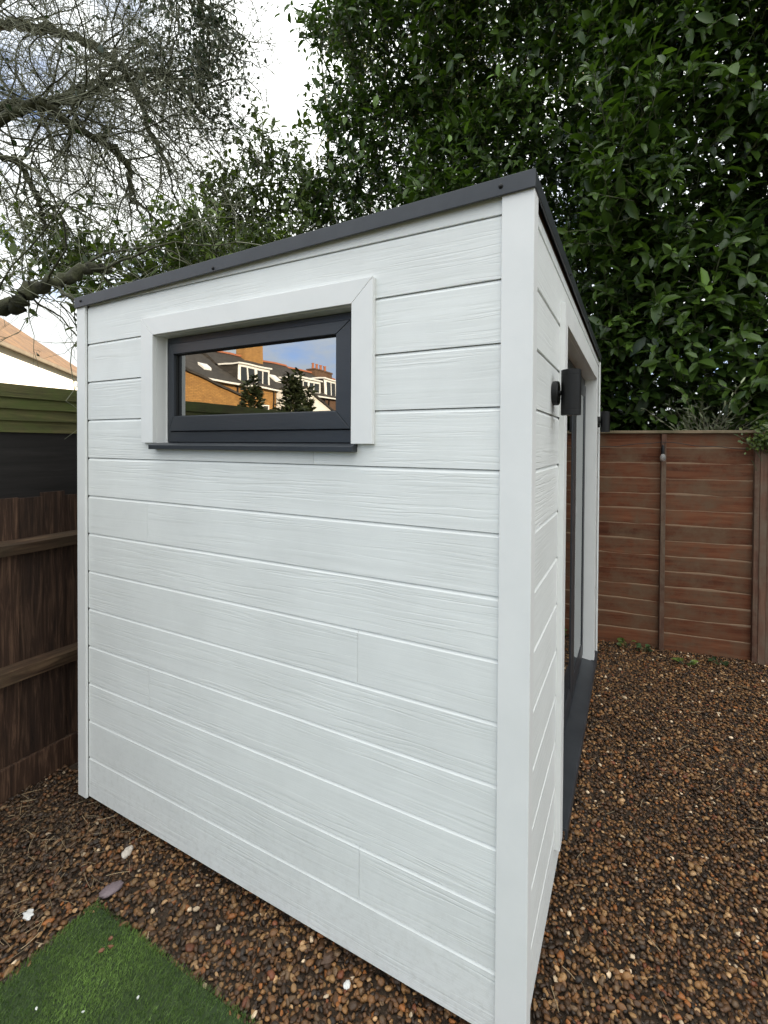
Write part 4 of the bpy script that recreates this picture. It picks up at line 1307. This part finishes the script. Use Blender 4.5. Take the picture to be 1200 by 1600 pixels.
terrace_house('terraced house with white dormer and big yellow chimney in the window reflection', -24.3, -21.05, MT['yellow_brick'], ridge=8.25, dormer=(-24.1, -21.15, 5.62, 6.85), chimney=(-26.9, -25.0, 9.6), pots=3, chim_mat=MT['yellow_brick'],
              windows=((-23.6, -22.4, 3.2, 4.4, 0),))
terrace_house('terraced house with white rendered rear wing and dormer in the window reflection', -30.3, -24.35, MT['brown_brick'], ridge=8.25, dormer=(-30.1, -26.9, 5.65, 6.75), chimney=None,
              outrigger=(-27.9, -24.4, 3.9, 5.55, 2.6, MT['white_render']), skylight=(-26.2, -25.5))
terrace_house('dark brick terraced house with four chimney pots in the window reflection', -37.5, -30.35, MT['brown_brick'], ridge=8.15, dormer=(-33.8, -30.6, 5.6, 7.1), chimney=(-36.4, -33.8, 8.45), pots=4)

def evergreen(label, x, y, h, w, n, seed):
    r = empty('evergreen_tree', (x, y, 0))
    tag(r, label, 'tree', 'evergreens mirrored in the window')
    lathe('trunk', [(.12, 0), (.08, h * .5), (.02, h * .95)], MT['bark'], r, 8)
    t = rng.random(n) ** .8
    rad = w * (1 - t) ** .75 * rng.uniform(.1, 1.1, n) ** .7 * (1 + .35 * np.sin(t * 19 + seed))
    lob = rng.integers(0, 5, n)
    az = rng.uniform(0, 6.28, n)
    pos = np.stack([np.cos(az) * rad + .35 * w * np.sin(lob * 2.1 + t * 5) * (1 - .6 * t), np.sin(az) * rad + .35 * w * np.cos(lob * 1.7 + seed) * (1 - .6 * t), .3 + t * (h - .3) * (.82 + .045 * lob)], 1)
    d = np.stack([np.cos(az), np.sin(az), rng.normal(.5, .4, n)], 1)
    ll = rng.uniform(.16, .34, n)
    leaves_mesh('crown', pos, d, rng.normal(0, .5, (n, 3)) + np.array([0, 0, 1]), ll, ll * .5, np.clip(rng.normal(.4, .2, n), 0, 1), MT['conifer'], r)
evergreen('dark pointed evergreen before the yellow brick house in the window reflection', -15.0, -14.7, 4.7, 1.0, 1500, 1)
evergreen('broad dark evergreen before the white rear wing in the window reflection', -14.0, -16.3, 5.2, 1.15, 2000, 2)
evergreen('slim dark evergreen right of the two others in the window reflection', -14.4, -18.0, 4.6, .8, 1100, 3)

# white house with tan tiled roof beyond the left fence
def white_house():
    e0 = Vector((-16.4, 5.78, 0)); du = Vector((-.707, .707, 0)); dn = Vector((-.707, -.707, 0))
    r = empty('white_house', tuple(e0))
    tag(r, 'sunlit white house with tan tiled roof beyond the mossy fence at left', 'house')
    def P(s, t, z):
        q = du * s + dn * t
        return (q.x, q.y, z)
    s0, s1, dp, ez, rz_ = -4.2, 12.0, 7.0, 4.72, 7.35
    v = [P(s0, .3, 0), P(s1, .3, 0), P(s1, dp, 0), P(s0, dp, 0), P(s0, .3, ez), P(s1, .3, ez), P(s1, dp, ez), P(s0, dp, ez)]
    hpoly('wall', v, BOXF, MT['white_render'], r)
    v = [P(s0 - .3, 0, ez - .02), P(s1 + .3, 0, ez - .02), P(s1 - 3.2, dp / 2, rz_), P(s0 + 3.2, dp / 2, rz_), P(s1 + .3, dp + .3, ez - .02), P(s0 - .3, dp + .3, ez - .02)]
    hpoly('roof', v, [(0, 1, 2, 3), (3, 2, 4, 5), (1, 4, 2), (0, 3, 5), (0, 5, 4, 1)], MT['tan_tiles'], r)
    v = [P(s0 - .3, -.09, ez - .12), P(s1 + .3, -.09, ez - .12), P(s1 + .3, -.005, ez - .12), P(s0 - .3, -.005, ez - .12)]
    v += [(a, b, c + .11) for a, b, c in v]
    hpoly('gutter', v, BOXF, MT['grey_wall'], r)
white_house()

# unseen house behind the laurels, added to keep the sun off the garden
nh = empty('sun_block_house', (6.5, 8.6, 0))
tag(nh, 'unseen brown brick house added behind the laurels to block the sun', 'house')
hbox('wall', (-3.6, 5.5, -2.4, 3.0, 0, 5.4), MT['brown_brick'], nh)
hpoly('roof', [(-3.9, -2.7, 5.35), (5.8, -2.7, 5.35), (5.8, .3, 7.6), (-3.9, .3, 7.6), (5.8, 3.3, 5.35), (-3.9, 3.3, 5.35)], [(0, 1, 2, 3), (3, 2, 4, 5), (1, 4, 2), (0, 3, 5), (0, 5, 4, 1)], MT['slate'], nh)

# ================================================================== SMALL THINGS
def pebble(name, x, y, size, col, label, seed, flat=.5, cat='stone', z=.018):
    iv, itf = ico(3)
    r = np.random.default_rng(seed)
    dv = 1 + .22 * np.sin(iv @ r.normal(size=(3,)) * 2.2 + 1) + .10 * np.sin(iv @ r.normal(size=(3,)) * 5)
    V = iv * dv[:, None] * np.array([size * 1.15, size * .8, size * flat])
    a = r.uniform(0, 6.28)
    V = np.stack([V[:, 0] * math.cos(a) - V[:, 1] * math.sin(a), V[:, 0] * math.sin(a) + V[:, 1] * math.cos(a), V[:, 2]], 1)
    m = mat_noise('stone_' + cat, tuple(c * .8 for c in col), col, scale=40, rough=.6, bump=.2)
    o = fast_mesh(name, V, itf, None, m, None, True)
    o.location = (x, y, z)
    tag(o, label, cat)
    return o
pebble('chalk_stone', -1.59, -0.085, .0215, (.62, .54, .46), 'pale chalk stone lying alone on gravel near the corner', 1)
pebble('flat_stone', -1.49, -0.215, .031, (.20, .15, .16), 'flat grey pink stone at the tip of the lawn corner', 2, .35)
pebble('white_shell', -1.655, -0.415, .019, (.75, .73, .70), 'white shell chip on gravel at far left beside lawn', 3, .3)
pebble('white_flint', -0.525, -0.062, .012, (.85, .84, .80), 'bright white flint chip on gravel below the white wall', 4, .8)
pebble('brown_stone', -0.62, -0.03, .020, (.10, .055, .032), 'large brown stone on gravel close under the white wall', 6, .6)
for i, (x, y, s_) in enumerate(((-1.30, -0.335, .0065), (-1.275, -0.350, .0075), (-1.29, -0.372, .0065))):
    pebble('brown_pebble', x, y, s_, (.20, .085, .04), ('orange brown pebble on the lawn, furthest back of three', 'orange brown pebble on the lawn, middle of three', 'orange brown pebble on the lawn, nearest of three')[i], 10 + i, .7, 'pebble', .034)['group'] = 'pebbles on the lawn'
for i, (x, y) in enumerate(((-1.17, -.50), (-1.30, -.56), (-1.06, -.40))):
    pebble('white_chip', x, y, .0038, (.8, .8, .75), ('tiny white chip on the lawn at the bottom edge', 'tiny white chip on the lawn near bottom left', 'tiny white chip on the lawn nearest the gravel')[i], 20 + i, .7, 'chip', .034)['group'] = 'white chips on the lawn'

# dry straws and shreds lying on the gravel by the dark fence and on the right
def straws():
    n = 420
    x = np.concatenate([rng.uniform(-2.35, -1.5, 250), rng.uniform(0.05, 1.6, 170)])
    y = np.concatenate([rng.uniform(-.75, .05, 250), rng.uniform(.1, 3.2, 170)])
    L = rng.uniform(.02, .085, n); a = rng.uniform(0, 6.28, n)
    d = np.stack([np.cos(a), np.sin(a), rng.normal(0, .12, n)], 1)
    c = np.stack([x, y, rng.uniform(.016, .026, n)], 1)
    t = np.linspace(-.5, .5, 5)
    bend = rng.normal(0, .12, (n, 3))
    P = c[:, None] + d[:, None] * (L[:, None] * t[None])[..., None] + bend[:, None] * (L[:, None] * (t ** 2)[None])[..., None]
    R = np.tile(rng.uniform(.0006, .0016, (n, 1)), (1, 5))
    v, q = tubes(P, R, 4)
    col = np.array([.26, .19, .11]) * rng.uniform(.35, 1.5, (n, 1))
    col = np.concatenate([col, np.ones((n, 1))], 1)
    o = fast_mesh('dry_straw', v, None, q, MT['straw'], None, True, {'col': np.repeat(col, 20, 0)})
    tag(o, 'dry straw and stalk shreds scattered over the gravel', 'straw', kind='stuff')
straws()

# weeds at the foot of the lap fence, wispy stems and ivy above it
def weed(x, y, n, size, label, name='weed', spread=.06, h=.06, mat='laurel_pale'):
    r = empty(name, (x, y, 0)); tag(r, label, 'weed', 'weeds along the lap fence')
    az = rng.uniform(0, 6.28, n)
    pos = np.stack([np.cos(az) * spread * rng.uniform(.2, 1, n), np.sin(az) * spread * .5 * rng.uniform(.2, 1, n), rng.uniform(.02, h, n)], 1)
    ll = size * rng.uniform(.7, 1.3, n)
    leaves_mesh('leaf_cluster', pos, np.stack([np.cos(az), np.sin(az), rng.normal(.35, .2, n)], 1), rng.normal(0, .3, (n, 3)) + np.array([0, -.3, 1]), ll, ll * .75, np.clip(rng.normal(.6, .25, n), 0, 1), MT[mat], r)
    P = np.stack([np.zeros((n, 3)) + np.array([0, 0, .0]), pos * .5 + np.array([0, 0, .01]), pos], 1)
    v, q = tubes(P, np.full((n, 3), .0012), 3)
    fast_mesh('stems', v, None, q, MT['laurel_bark'], r)
weed(0.22, 3.16, 9, .045, 'small yellow green weed at fence foot beside the garden room', h=.09)
weed(0.34, 3.14, 12, .05, 'dark green weed at fence foot left of the batten', h=.07, mat='ivy')
weed(0.62, 3.05, 10, .05, 'flat pale weed on gravel right of the batten', h=.03)
weed(0.86, 3.17, 10, .04, 'little green weed on gravel near the right post', h=.03, mat='ivy')

def ivy_on_fence():
    n = 420
    r = empty('ivy_clump', (FO[0] + fdx * .67, FO[1] + fdy * .67 - .06, 1.6)); tag(r, 'olive green ivy clump spilling over fence top at right edge', 'ivy')
    pos = np.stack([rng.normal(.05, .075, n), rng.normal(-.02, .04, n), rng.normal(.18, .055, n)], 1)
    ll = rng.uniform(.018, .042, n)
    leaves_mesh('leaves', pos, rng.normal(0, 1, (n, 3)) + np.array([0, -.4, -.2]), rng.normal(0, .5, (n, 3)) + np.array([0, -.6, .6]), ll, ll * .8, np.clip(rng.normal(.55, .25, n), 0, 1), MT['laurel_pale'], r)
    st = walk(np.tile(np.array([[.1, 0, -.05]]), (14, 1)) + rng.normal(0, .05, (14, 3)), rng.normal(0, .5, (14, 3)) + np.array([0, 0, 1]), rng.uniform(.2, .35, 14), 6, .4)
    v, q = tubes(st, np.full((14, 6), .0025), 4)
    fast_mesh('stems', v, None, q, MT['laurel_bark'], r)
ivy_on_fence()
def wispy():
    n = 46
    b = np.array([0.83, 3.74, 1.62])
    r = empty('wispy_shrub', tuple(b)); tag(r, 'thin pale willowy stems sprouting behind fence below the laurel', 'shrub')
    d = np.stack([rng.normal(.05, .45, n), rng.normal(.02, .12, n), np.ones(n)], 1)
    P = walk(np.zeros((n, 3)) + rng.normal(0, .03, (n, 3)), d, rng.uniform(.30, .75, n), 7, .22, (0, 0, -.06))
    v, q = tubes(P, np.tile(np.linspace(.004, .0015, 7), (n, 1)), 4)
    fast_mesh('stems', v, None, q, MT['pale_stem'], r)
    k = 7
    pos = P[:, 2:].reshape(-1, 3); pos = np.repeat(pos, 2, 0)
    dr_ = np.repeat(norm(P[:, 2:] - P[:, 1:-1]).reshape(-1, 3), 2, 0)
    kp = pos[:, 2] > .22
    pos, dr_ = pos[kp], dr_[kp]
    m = len(pos)
    ll = rng.uniform(.04, .08, m)
    leaves_mesh('leaves', pos, dr_ + rng.normal(0, .45, (m, 3)), rng.normal(0, .5, (m, 3)) + np.array([0, -.5, .6]), ll, ll * .22, np.clip(rng.normal(.6, .2, m), 0, 1), MT['pale_leaf'], r)
wispy()

# loop of thin wire at the foot of the near corner
t = np.linspace(0, 6.0, 28)
P = np.stack([-.012 + .028 * np.cos(t), -.028 + .012 * np.sin(t), .048 + .012 * np.sin(t) + .004 * np.cos(2 * t)], 1)
v, q = tubes(P[None], np.full((1, 28), .0016), 6)
w_ = fast_mesh('wire_loop', v, None, q, MT['green_wire'], None)
tag(w_, 'thin grey green wire loop at the foot of the near corner trim', 'wire')
